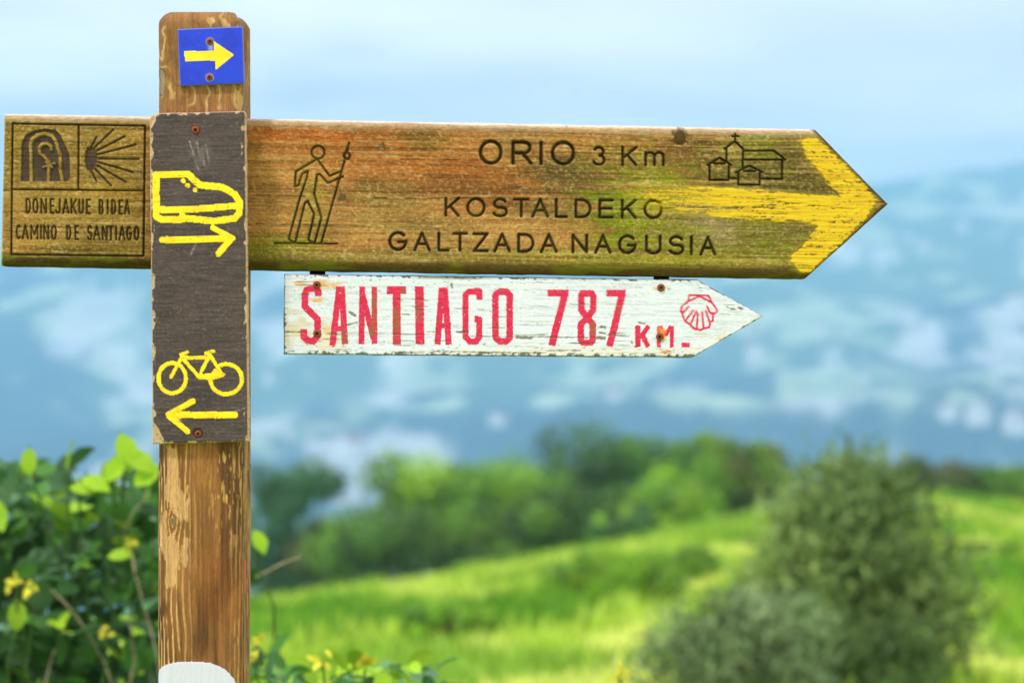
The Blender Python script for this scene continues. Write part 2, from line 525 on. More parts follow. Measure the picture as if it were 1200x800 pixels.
def build_post():
    rad = 0.012; ztop = px2z(12.5, YP)
    w = post_x1 - post_x0; d = post_y1 - post_y0
    # cross-section: list of (x, y, nx, ny, arc px)
    prof = []
    def add(x, y, nx, ny): prof.append((x, y, nx, ny))
    def edge(a, b, n, nx, ny):
        for i in range(n):
            t = i / n; add(a[0] + (b[0] - a[0]) * t, a[1] + (b[1] - a[1]) * t, nx, ny)
    def corner(cx, cy, a0, n):
        for i in range(n):
            t = R(a0 + 90.0 * i / n); add(cx + rad * math.cos(t), cy + rad * math.sin(t), math.cos(t), math.sin(t))
    x0, x1, y0, y1 = post_x0, post_x1, post_y0, post_y1
    edge((x0, y1 - rad), (x0, y0 + rad), 30, -1, 0)
    corner(x0 + rad, y0 + rad, 180, 14)
    edge((x0 + rad, y0), (x1 - rad, y0), 84, 0, -1)
    corner(x1 - rad, y0 + rad, 270, 14)
    edge((x1, y0 + rad), (x1, y1 - rad), 40, 1, 0)
    corner(x1 - rad, y1 - rad, 0, 6)
    edge((x1 - rad, y1), (x0 + rad, y1), 10, 0, 1)
    corner(x0 + rad, y1 - rad, 90, 6)
    pr = np.array(prof); npf = len(pr)
    seg = np.hypot(*(np.roll(pr[:, :2], -1, 0) - pr[:, :2]).T)
    s = np.concatenate([[0], np.cumsum(seg)[:-1]])
    s0 = s[30] ; ax = 184 + (s - s0) * 1080 * 0.985            # along-the-skin px, 184 at the front-left corner start
    zs = np.concatenate([np.linspace(ztop, ztop - 0.014, 12)[:-1], np.linspace(ztop - 0.014, px2z(805, YP), 800), np.linspace(px2z(805, YP), -0.25, 90)[1:]])
    PY = 400 - (zs - CAMZ) * FPX / (DIST + YP)
    A = np.repeat(ax[None, :], len(zs), 0); B = np.repeat(PY[:, None], npf, 1)
    front_x = 600 + (pr[:, 0] * FPX / (DIST + pr[:, 1]))[None, :].repeat(len(zs), 0)
    # grain coordinate bent round two knots
    warp = 14 * (fbm(A / 60, B / 260, 3, 3) - 0.5)
    k1 = knot(A, B, 194, 96, 10, 0.8, 1.6); k2 = knot(A, B, 210, 611, 5, 1.0, 1.3)
    bend = 16 * np.exp(-k1 * 0.45) * np.sign(A - 194.01) * 1.0 + 9 * np.exp(-(k2 / 2.2)) * np.sign(A - 210.01)
    g = A + warp - bend
    fine = fbm(g / 2.3, B / 90, 3, 9)
    rings = 0.5 + 0.5 * np.sin(2 * np.pi * (g / 6.0 + 1.6 * fbm(A / 30, B / 110, 3, 5)))
    swirl = 0.5 + 0.5 * np.sin(2 * np.pi * (k1 * 0.45 + 4.2 * fbm(A / 34, B / 48, 4, 15)))
    col = np.ones(A.shape + (3,)) * lin(142, 96, 50)
    col = mixc(col, lin(94, 60, 32), sstep(0.44, 0.72, fbm(A / 14, B / 90, 4, 2)))
    col = mixc(col, lin(164, 110, 56), sstep(0.5, 0.75, fbm(A / 22, B / 60, 3, 12)) * 0.8)
    top = sstep(150, 120, B)
    col = mixc(col, lin(158, 112, 66), top * 0.8)
    col = mixc(col, lin(214, 176, 116), top * sstep(0.80, 0.97, swirl) * sstep(0.40, 0.55, fbm(A / 20, B / 20, 2, 71)) * 0.75)
    col = mixc(col, lin(116, 78, 44), top * sstep(0.2, 0.03, swirl) * 0.45)
    low = sstep(505, 530, B)
    lw = low * sstep(246, 206, A + 16 * (fbm(A / 30, B / 40, 3, 44) - .5)) + low * 0.55 * sstep(268, 286, A)
    col = mixc(col, lin(216, 172, 112), lw * sstep(0.70, 0.90, rings) * sstep(0.28, 0.44, fbm(A / 9, B / 34, 3, 8)))
    lw2 = low * sstep(240, 262, A) * sstep(690, 560, B)
    col = mixc(col, lin(202, 158, 84), lw2 * sstep(0.60, 0.72, fbm(g / 2.2, B / 16, 3, 61)) * 0.9)
    # bare pale patches where the stain has worn off
    def patch(cx, cy, rx, ry, seed, amp=0.85):
        e = np.sqrt(((A - cx) / rx) ** 2 + ((B - cy) / ry) ** 2) + amp * (fbm(A / 7, B / 24, 4, seed) - 0.5) * 2
        return sstep(1.08, 0.92, e)
    bare = np.maximum.reduce([patch(211, 562, 8, 44, 81), patch(219, 588, 10, 18, 82), patch(205, 575, 5, 18, 88), patch(212, 645, 15, 26, 83), patch(208, 672, 6, 16, 84), patch(199, 630, 4, 30, 85)])
    bare *= (1 - 0.8 * sstep(1.5, 1.0, k2))
    col = mixc(col, lin(212, 166, 112) * 1.0, bare * 0.92)
    ring2 = sstep(0.9, 0.99, 0.5 + 0.5 * np.cos(2 * np.pi * np.clip(k2, 0, 3) / 1.25)) * sstep(3.0, 2.0, k2)
    col = mixc(col, lin(110, 76, 44), ring2 * 0.6)
    col = mixc(col, lin(142, 122, 78), sstep(1.0, 0.5, k2))
    col = mixc(col, lin(146, 122, 96), sstep(1.05, 0.85, k1)); col = mixc(col, lin(88, 66, 46), sstep(0.12, 0.0, np.abs(k1 - 1.0)) * 0.9)
    wet = np.exp(-(((A - 262) / 26) ** 2 + ((B - 690) / 60) ** 2)) * sstep(0.35, 0.6, fbm(A / 16, B / 50, 3, 23))
    col = mixc(col, lin(140, 82, 32), wet * 0.6)
    col = col * (0.50 + 0.72 * fine)[..., None]
    green = sstep(288, 300, A) * sstep(330, 300, A) * sstep(120, 200, B) * sstep(560, 400, B)
    col = mixc(col, lin(128, 112, 52), green * 0.6)
    # relief
    dep = 1.0 * (1 - fine) * 0.9 + 0.7 * sstep(0.5, 0.0, rings) * low - 0.5 * bare + 1.2 * sstep(1.2, 0.9, k1) * 0.4
    chip = sstep(286, 292, A) * sstep(345, 335, A) * sstep(72, 66, B + 5 * (fbm(A / 6, B / 9, 2, 91) - .5)) * 4.5
    dep = dep + chip + 2.2 * fbm(A / 40, B / 200, 2, 77)
    # white and red paint marks
    e = (np.abs(A - 231) / 57) ** 2.7 + (np.abs(B - 838) / 63) ** 2.7 + 0.05 * (fbm(A / 3, B / 3, 2, 19) - .5)
    white = e < 1.0
    red = (A > 301) & (A < 318) & (B > 655 + 3 * fine) & (B < 694 + 5 * fine)
    col[white] = lin(212, 214, 236) * 0.9 * (0.94 + 0.1 * fine[white])[:, None]
    col[red] = lin(205, 60, 55)
    dep = np.where(white, 1.0 + 0.15 * fine, dep)
    inset = dep / 1080.0
    hh = np.clip(ztop - zs, 0, 0.013); rr_ = 0.013
    bev = (rr_ - np.sqrt(np.maximum(rr_ ** 2 - (rr_ - hh) ** 2, 0)))
    inset = inset + bev[:, None]
    X = pr[None, :, 0] - pr[None, :, 2] * inset; Y = pr[None, :, 1] - pr[None, :, 3] * inset
    Z = np.repeat(zs[:, None], npf, 1) - 0.0035 * np.clip((np.abs(X - (x0 + x1) / 2) / (w / 2)) - 0.55, 0, 1) ** 1.5 * sstep(0.02, 0.0, ztop - zs)[:, None] * 3
    P = np.stack([X, Y, Z], 2)
    nr = len(zs); I = np.arange(nr * npf).reshape(nr, npf); J = np.roll(I, -1, 1)
    Q = np.stack([I[:-1], I[1:], J[1:], J[:-1]], 2).reshape(-1, 4)
    pad = np.concatenate([P[:, -1:], P, P[:, :1]], 1)
    nrm = sheet_normals(pad)[:, 1:-1].reshape(-1, 3)
    fid = np.where(white, 1, np.where(red, 2, 0))[:-1].ravel()
    V = P.reshape(-1, 3); C = col.reshape(-1, 3)
    keep = Q[fid == 0]
    body = mk("post", V, [keep, I[0], I[-1][::-1]], M_POST, signpost, C, nrm)
    body["label"] = "square brown wooden post with peeling pale grain"
    for i, nm, lb in ((1, "paint_mark", "white painted patch low on the post"), (2, "paint_mark", "red painted streak on the side of the post")):
        q = Q[fid == i]; u = np.zeros(len(V), bool); u[q.ravel()] = True; mp = np.cumsum(u) - 1
        o = mk(nm, V[u], [mp[q]], M_PAINT, body, C[u], nrm[u]); o["label"] = lb
    return body
post = build_post()

# --- the long carved board
def build_board():
    X, Y, dt, db, dl, dr = arrow_grid((4.5, 133), (955, 151.5), (1040.5, 239), (944, 326.5), (0.5, 311.5), 0.88, 1.6, 3)
    F = Field(X, Y)
    dep = rnd_edge(dt, 7) * 0.9
    dep = np.maximum(dep, rnd_edge(db, 13) * 0.95); dep = np.maximum(dep, rnd_edge(dl, 4)); dep = np.maximum(dep, rnd_edge(dr, 2.5))
    # wood
    w = 5 * (fbm(X / 160, Y / 30, 3, 3) - 0.5)
    Yg = Y - 0.016 * X + w
    g1 = fbm(X / 130, Yg / 2.6, 3, 9); g2 = fbm(X / 34, Yg / 1.7, 2, 10); mot = fbm(X / 3.2, Y / 2.6, 3, 13)
    crackn = fbm(X / 240, Yg / 3.4, 2, 33)
    col = np.ones(X.shape + (3,)) * lin(178, 124, 68)
    edge_n = (fbm(X / 60, Yg / 7, 4, 41) - 0.5) * 1.3 + (fbm(X / 9, Y / 5, 3, 42) - .5) * .7
    def blob(cx, cy, rx, ry, c, k, soft=0.45):
        nonlocal col
        e = np.sqrt(((X - cx) / rx) ** 2 + ((Y - cy) / ry) ** 2) + edge_n
        col = mixc(col, c, k * sstep(1 + soft, 1 - soft, e))
    olive = lin(132, 112, 42); orange = lin(194, 112, 50); grey = lin(100, 84, 46); moss = lin(158, 156, 34); tan = lin(194, 144, 86); brown = lin(120, 78, 44)
    col = mixc(col, lin(156, 124, 52), sstep(190, 150, X))
    blob(60, 210, 110, 70, lin(168, 134, 58), 0.8); blob(30, 170, 60, 30, olive, 0.55); blob(140, 280, 60, 26, olive, 0.5)
    blob(20, 265, 22, 45, lin(190, 140, 72), 0.7); blob(100, 268, 60, 10, lin(178, 138, 84), .6)
    blob(420, 180, 175, 34, orange, 0.7); blob(350, 160, 60, 10, lin(196, 100, 34), 0.7); blob(560, 215, 90, 38, orange, 0.7)
    blob(330, 215, 60, 40, tan, 0.5); blob(480, 225, 120, 16, brown, 0.5); blob(430, 265, 90, 26, tan, 0.65); blob(620, 280, 120, 20, tan, 0.7); blob(500, 250, 60, 25, tan, .4)
    blob(668, 206, 52, 22, grey, 0.9); blob(655, 240, 60, 10, grey, 0.5); blob(500, 165, 30, 16, lin(120, 104, 46), 0.55); blob(515, 265, 40, 14, lin(116, 96, 50), .45)
    blob(960, 235, 190, 110, lin(118, 106, 44), 0.95, 0.6); blob(900, 220, 90, 60, lin(104, 98, 44), 0.75); blob(985, 180, 60, 40, lin(96, 78, 38), .6)
    blob(760, 200, 70, 34, olive, 0.85); blob(800, 175, 40, 18, lin(120, 82, 40), .8); blob(800, 265, 110, 50, lin(140, 138, 46), 0.85); blob(860, 285, 80, 34, lin(128, 124, 46), .7)
    blob(732, 250, 36, 34, lin(132, 148, 22), 0.9); blob(765, 212, 40, 14, moss, 0.8); blob(730, 280, 60, 18, moss, 0.5); blob(880, 170, 30, 14, lin(120, 122, 36), .7)
    blob(330, 295, 60, 18, lin(140, 140, 30), 0.85); blob(560, 305, 260, 13, lin(128, 120, 38), .7); blob(450, 240, 40, 30, lin(128, 108, 52), .5); blob(600, 175, 26, 18, lin(140, 116, 56), .5); blob(367, 245, 15, 40, lin(160, 150, 30), 0.5); blob(770, 305, 160, 16, moss, 0.5); blob(450, 300, 100, 10, lin(176, 150, 84), .6)
    blob(830, 252, 30, 20, lin(150, 132, 106), 0.75); blob(845, 275, 26, 14, lin(170, 150, 116), .5); blob(60, 305, 90, 10, lin(100, 84, 34), .7)
    spk = fbm(X / 2.1, Y / 1.7, 2, 14)
    col = mixc(col, lin(84, 54, 26), sstep(0.62, 0.78, crackn) * 0.35)
    col = mixc(col, lin(206, 174, 112), sstep(0.55, 0.74, g1) * 0.45)
    col = mixc(col, lin(84, 58, 28), sstep(0.42, 0.24, g1) * 0.42)
    col = mixc(col, lin(226, 200, 146), sstep(0.62, 0.82, mot) * 0.40); col = mixc(col, lin(72, 52, 26), sstep(0.38, 0.18, mot) * 0.34)
    col = mixc(col, lin(226, 196, 132), sstep(0.60, 0.85, spk) * 0.42); col = mixc(col, lin(78, 56, 28), sstep(0.38, 0.15, spk) * 0.42)
    scr = sstep(.70, .80, fbm(X / 14 + Y / 9, Y / 3 - X / 20, 3, 53)) * sstep(.5, .65, fbm(X / 50, Y / 30, 2, 54))
    col = mixc(col, lin(206, 194, 160), scr * .55)
    col = mixc(col, lin(140, 150, 30), sstep(0.62, 0.8, fbm(X / 9, Y / 7, 3, 47)) * sstep(560, 820, X) * 0.35)
    bigd = fbm(X / 55, Y / 22, 4, 49)
    col = col * (0.62 + 0.72 * bigd)[..., None]
    # weathered top arris, lit rim painted white; bottom arris shade painted dark, green patches
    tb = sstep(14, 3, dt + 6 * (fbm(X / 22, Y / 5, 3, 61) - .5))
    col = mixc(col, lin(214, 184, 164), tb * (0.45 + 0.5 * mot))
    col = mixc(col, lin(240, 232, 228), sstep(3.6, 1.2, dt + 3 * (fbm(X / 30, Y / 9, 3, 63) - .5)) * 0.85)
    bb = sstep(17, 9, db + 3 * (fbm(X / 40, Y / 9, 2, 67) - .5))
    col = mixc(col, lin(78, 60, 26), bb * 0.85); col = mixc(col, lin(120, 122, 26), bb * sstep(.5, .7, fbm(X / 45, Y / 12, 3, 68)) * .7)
    col = mixc(col, lin(86, 52, 30), sstep(5, 1, dr) * 0.9 * (X > 900))
    col = mixc(col, lin(230, 222, 214), sstep(2.2, 0.4, dl) * 0.6)
    # knots and splits
    kn = knot(X, Y, 797, 160, 8, 0.95, 1.15); kn2 = knot(X, Y, 447, 173, 4); kn3 = knot(X, Y, 401, 231, 4)
    for kk, c in ((kn, lin(92, 70, 42)), (kn2, lin(150, 120, 80)), (kn3, lin(110, 90, 50))):
        col = mixc(col, c, sstep(1.1, 0.7, kk)); col = mixc(col, lin(44, 32, 20), sstep(0.34, 0.05, np.abs(kk + 1.1 * (mot - .5) - 0.95)) * 0.6)
    sp = F.new()
    F.line(sp, [(2, 223.5), (14, 223.2)], .5); F.line(sp, [(664, 148), (663, 153)], 0.6); F.line(sp, [(522, 150), (526, 147)], 0.6); F.line(sp, [(470, 187), (640, 189)], .4); F.line(sp, [(300, 229), (470, 233), (560, 232)], .5); F.line(sp, [(660, 245.5), (930, 243.5)], .4)
    F.line(sp, [(885, 234), (1000, 246)], .4); F.line(sp, [(300, 262), (440, 266)], .35)
    spn = sstep(.40, .58, fbm(X / 16, Y / 5, 3, 57))
    col = mixc(col, lin(60, 40, 24), sstep(1.0, 0.0, sp) * 0.55 * spn)
    dep = dep + 0.6 * (1 - g1) + 0.3 * (1 - g2) + 0.35 * mot + 0.25 * spk + 0.6 * sstep(0.62, 0.78, crackn) + 1.0 * sstep(.8, -.3, sp) * spn + 0.9 * sstep(0.35, 0, np.abs(kn - 1.05)) - 0.8 * sstep(1, .3, kn)
    ids = np.zeros(X.shape, int); specs = {}
    darkc = lin(46, 31, 22)
    gid = 0
    def carve(sd, name, label, depth_px, c, soft=1.7, name_mat=M_CARVE, moss_in=0.0):
        nonlocal col, dep, gid
        gid += 1
        m = sstep(0.30, -1.05, sd) if soft > 1.5 else sstep(0.5, -0.7, sd)
        wear = 0.80 + 0.2 * fbm(X / 9, Y / 9, 3, 100 + gid)
        gc = np.ones(X.shape + (3,)) * c * (0.75 + 0.5 * mot)[..., None]
        if moss_in:
            gc = mixc(gc, lin(96, 104, 28), moss_in * sstep(0.45, 0.65, fbm(X / 12, Y / 12, 3, 130 + gid)))
        col = col * (1 - (m * wear)[..., None]) + gc * (m * wear)[..., None]
        halo = sstep(2.6, 0.4, sd) * (1 - m)          # slightly pale arris beside the cut
        col = mixc(col, lin(204, 174, 112), halo * 0.20 * sstep(.35, .7, mot))
        dep += depth_px * sstep(0.6, -soft, sd)
        c4 = np.zeros_like(sd, bool)
        c4[:-1, :-1] = (sd[:-1, :-1] + sd[1:, :-1] + sd[1:, 1:] + sd[:-1, 1:]) < 0
        ids[c4 & (ids == 0)] = gid
        specs[gid] = (name, name_mat, label)
    sd = F.new()
    text(F, sd, [('O', 560.8, 589.6, 163.3, 193.6), ('R', 599, 624.5, 164.3, 193.6), ('I', 627, 641.4, 164.8, 194.2), ('O', 645.2, 674.6, 164.4, 194.4)], 2.35)
    text(F, sd, [('3', 693.8, 710.4, 170.8, 194.8), ('K', 728, 747.4, 171, 195.2), ('m', 755, 779.5, 176.6, 195.4)], 1.85)
    carve(sd, "carved_lettering", "carved letters reading ORIO 3 Km", 4.2, darkc)
    sd = F.new()
    text(F, sd, row([('K', 520.5, 539.2), ('O', 546, 569.5), ('S', 576.4, 595.8), ('T', 601, 620.8), ('A', 622.2, 644), ('L', 650, 666.2), ('D', 673, 693.7), ('E', 701, 720), ('K', 727.5, 746.6), ('O', 753.8, 777.4)], 230.6, 233.3, 24), 2.0)
    carve(sd, "carved_lettering", "carved letters reading KOSTALDEKO", 3.8, darkc * 1.15, moss_in=0.25)
    sd = F.new()
    text(F, sd, row([('G', 454.6, 477.8), ('A', 483.8, 505.2), ('L', 512.2, 527.2), ('T', 529.6, 548.7), ('Z', 553.5, 573.2), ('A', 577.7, 599.2), ('D', 605.8, 626.8), ('A', 632.3, 654.2), ('N', 669.5, 689.7), ('A', 696.1, 717.2), ('G', 724, 746.6), ('U', 755.7, 775.9), ('S', 782.8, 802.5), ('I', 804, 817), ('A', 819.5, 840)], 270.4, 276.0, 24), 2.05)
    carve(sd, "carved_lettering", "carved letters reading GALTZADA NAGUSIA", 3.8, darkc, moss_in=0.15)
    # pilgrim with staff
    c = lambda p: crop(p, 5.927, 320, 160)
    sd = F.new()
    for st in ([arc(312, 110, 45, 45, 0, 360, 26)], [[(300, 160), (158, 243), (150, 350), (175, 340), (200, 262), (240, 240), (235, 282), (185, 430), (108, 710), (130, 732), (155, 732), (220, 460), (240, 450), (285, 540), (245, 715), (265, 735), (290, 735), (335, 565), (285, 400), (305, 265), (325, 262), (380, 325), (485, 278)]], [[(312, 165), (392, 275), (475, 240)]], [[(495, 172), (335, 738)]], [[(528, 45), (512, 105)]]):
        F.line(sd, c(st[0]), 1.4)
    F.line(sd, c(arc(513, 135, 20, 22, 0, 360, 16)), 1.9); F.line(sd, c([(513, 100), (518, 75)]), 1.9)
    F.line(sd, c([(8, 741), (445, 745)]), 1.25)
    carve(sd, "carved_pilgrim", "carved outline of a walker with a staff", 3.2, lin(66, 52, 26), 1.2, moss_in=0.6)
    # church and houses
    c = lambda p: crop(p, 10.66, 820, 150)
    sd = F.new()
    for st in ([(100, 465), (250, 372), (395, 465)], [(125, 470), (125, 650), (365, 650), (368, 465)], [(180, 445), (320, 445)], [(312, 262), (440, 165), (545, 265), (540, 490)], [(337, 250), (335, 410)], [(445, 75), (445, 160)], [(408, 105), (484, 105)], [(545, 285), (930, 285), (1070, 395), (560, 395)], [(1035, 400), (1030, 635), (775, 635)], [(375, 630), (470, 630)], [(455, 555), (620, 472), (785, 555)], [(550, 540), (700, 540)], [(487, 560), (485, 708), (750, 708), (755, 560)]):
        F.line(sd, c(st), 1.4)
    carve(sd, "carved_church", "carved outline of a church among houses", 3.2, lin(48, 38, 20), 1.2)
    # framed panel at the tail of the board
    sd = F.new()
    F.line(sd, [(14.6, 145), (92, 146.2), (170, 147.6), (168.2, 300), (13, 298.2), (14.6, 145)], 1.25)
    F.line(sd, [(14, 222), (169, 223.5)], 1.15); F.line(sd, [(92.2, 146.2), (91.5, 222.5)], 1.2)
    carve(sd, "carved_frame", "carved frame lines round the tail panel", 2.8, lin(50, 38, 24), 1.2)
    sd = F.new(); c = lambda p: crop(p, 8, 0, 130)
    F.poly(sd, c([(195, 662), (198, 420), (202, 300), (240, 222), (330, 180), (420, 168), (520, 182), (565, 225), (600, 300), (645, 400), (655, 480), (655, 630), (630, 662)]))
    rib = F.new()
    F.line(rib, c([(292, 668), (290, 500), (284, 320), (296, 268), (345, 228), (420, 212), (486, 234), (522, 288), (540, 350), (562, 420), (565, 560), (585, 668)]), 1.85)
    F.line(rib, c([(478, 360), (478, 335), (440, 302), (390, 312), (362, 350), (372, 400), (420, 438), (455, 478), (456, 520), (452, 668)]), 1.7)
    F.line(rib, c([(402, 528), (512, 492)]), 1.0); F.line(rib, c([(432, 480), (482, 528)]), 1.4)
    sd = np.maximum(sd, -rib)
    plum = lin(74, 60, 62)
    carve(sd, "carved_crozier", "carved arch holding a curled staff", 2.6, plum, 1.2)
    sd = F.new(); c = lambda p: crop(p, 8, 90, 130)
    F.poly(sd, c([(95, 340), (160, 340), (190, 400), (190, 480), (155, 560), (95, 560), (72, 470), (75, 415)]))
    for a, b in (((130, 345), (185, 245)), ((160, 350), (340, 178)), ((165, 385), (450, 240)), ((185, 412), (552, 318)), ((185, 450), (582, 453)), ((190, 480), (527, 575)), ((190, 512), (457, 668)), ((170, 545), (320, 702)), ((135, 565), (182, 657))):
        F.line(sd, c([a, b]), 1.3)
    carve(sd, "carved_shell", "carved scallop shell with spreading rays", 2.6, plum, 1.2)
    sd = F.new(); h = 18.4
    text(F, sd, row([('D', 29.8, 36.2), ('O', 37.6, 45), ('N', 47, 55), ('E', 58, 63.8), ('J', 64.2, 71), ('A', 72.6, 81.2), ('K', 82.4, 90), ('U', 91.6, 98.2), ('E', 100.6, 106.6), ('B', 115.5, 121.4), ('I', 124, 128), ('D', 130, 136), ('E', 138.8, 144.4), ('A', 145, 152.6)], 232.0, 233.8, h), 1.15)
    carve(sd, "carved_lettering", "carved letters reading DONEJAKUE BIDEA", 2.2, lin(52, 38, 20), 0.9)
    sd = F.new()
    text(F, sd, row([('C', 18.2, 24.9), ('A', 25, 33.8), ('M', 35.2, 44.8), ('I', 45.8, 49.8), ('N', 50.2, 57.6), ('O', 59.2, 66.5), ('D', 77.3, 83.5), ('E', 87, 92.5), ('S', 101.6, 108.2), ('A', 108.6, 117.8), ('N', 119, 126.2), ('T', 125.8, 134), ('I', 134, 138), ('A', 138.6, 147), ('G', 147.8, 154.6), ('O', 156.6, 163.4)], 263.0, 264.6, 17.8), 1.15)
    carve(sd, "carved_lettering", "carved letters reading CAMINO DE SANTIAGO", 2.2, lin(52, 38, 20), 0.9)
    # brushed yellow arrow
    sd = F.new()
    F.poly(sd, [(728, 224), (775, 219.5), (830, 218.5), (860, 221), (925, 227), (985, 230.5), (966, 207), (944, 183), (940, 166), (948, 160), (957, 163), (990, 193), (1012, 217), (1028, 236), (1018, 251), (990, 281), (951, 317), (938, 320), (926, 303), (936, 292), (961, 265), (940, 259), (860, 257), (800, 249), (770, 243), (740, 235)])
    wear = fbm(X / 26, Yg / 1.5, 3, 201); wear2 = fbm(X / 3.0, Y / 2.0, 3, 203)
    fade = sstep(880, 735, X)
    lim = 6.0 * (fbm(X / 7, Y / 2.2, 3, 207) - 0.5) * np.where(X < 965, 1.0, 1.25)
    paint = (sd + lim + fade * 3) < 0
    shaft = X < 960
    thr = np.where(shaft, 0.375, 0.345) + 0.17 * fade
    paint &= ~((np.where(shaft, 0.6 * wear + 0.4 * wear2, 0.30 * wear + 0.70 * wear2)) < thr)
    gid += 1
    ids[paint & ((ids == 0) | (sd < -1))] = gid
    specs[gid] = ("painted_arrow", M_PAINT, "yellow brushed arrow painted over the board's point")
    ycol = np.ones(X.shape + (3,)) * lin(246, 208, 8)
    ycol = mixc(ycol, lin(222, 172, 8), sstep(0.55, 0.42, wear) * 0.7); ycol = mixc(ycol, lin(255, 226, 40), sstep(0.6, 0.75, wear2) * 0.5)
    ycol = mixc(ycol, lin(176, 148, 30), fade * 0.45)
    haze_p = sstep(6, -1, sd) * 0.55 * (~paint)                # thin dragged film of paint round the strokes
    col = mixc(col, lin(196, 168, 20), haze_p * sstep(.3, .55, wear))
    pb = paint[..., None]
    col = np.where(pb, ycol, col)
    dep = np.where(paint, dep - 0.45, dep)
    return build_sheet("direction_board", X, Y, dep, 0.0, 0.042, col * np.array([0.73, 0.71, 0.62]), ids, specs, signpost, M_WOOD, "long weathered brown board pointed at one end with carved letters and yellow arrow")
board = build_board()

# --- small steel fixings
def lathe(prof, n=20):
    """prof: (radius, depth) from the centre of the front outwards; axis along y."""
    V = []; Fq = []
    for r, d in prof:
        for i in range(n):
            a = 2 * math.pi * i / n; V.append((r * math.cos(a), d, r * math.sin(a)))
    for j in range(len(prof) - 1):
        for i in range(n):
            k = (i + 1) % n
            Fq.append((j * n + i, j * n + k, (j + 1) * n + k, (j + 1) * n + i))
    return np.array(V), np.array(Fq), n
def screw(px, py, y, r_px, parent, tilt=0.0):
    s = r_px / 1080.0
    V, Fq, n = lathe([(0.30 * s, 0.35 * s), (0.34 * s, 0.30 * s), (0.38 * s, -0.34 * s), (0.46 * s, -0.40 * s), (0.72 * s, -0.36 * s), (0.95 * s, -0.10 * s), (1.0 * s, 0.05 * s), (0.9 * s, 0.4 * s)])
    V = V + np.array([px2x(px, y), y, px2z(py, y)])
    o = mk("screw", V, [Fq, np.arange(n)[::-1]], M_RUST, parent)
    # dark socket: a cross of two little slots
    a = tilt; L = 0.42 * s; t = 0.09 * s; vv = []; ff = []
    for k in range(2):
        ca, sa = math.cos(a + k * math.pi / 2), math.sin(a + k * math.pi / 2)
        b = len(vv)
        d = -0.43 * s - 0.00005 * k
        for u, v in ((-L, -t), (L, -t), (L, t), (-L, t)):
            vv.append((u * ca - v * sa, d, u * sa + v * ca))
        for u, v in ((-L, -t), (L, -t), (L, t), (-L, t)):
            vv.append((u * ca - v * sa, 0.2 * s, u * sa + v * ca))
        ff += [(b, b + 1, b + 2, b + 3), (b, b + 4, b + 5, b + 1), (b + 1, b + 5, b + 6, b + 2), (b + 2, b + 6, b + 7, b + 3), (b + 3, b + 7, b + 4, b)]
    mk("screw_slot", np.array(vv) + np.array([px2x(px, y), y, px2z(py, y)]), [np.array(ff)], M_RUSTD, o if o.parent.parent is None else parent, smooth=False)
    return o

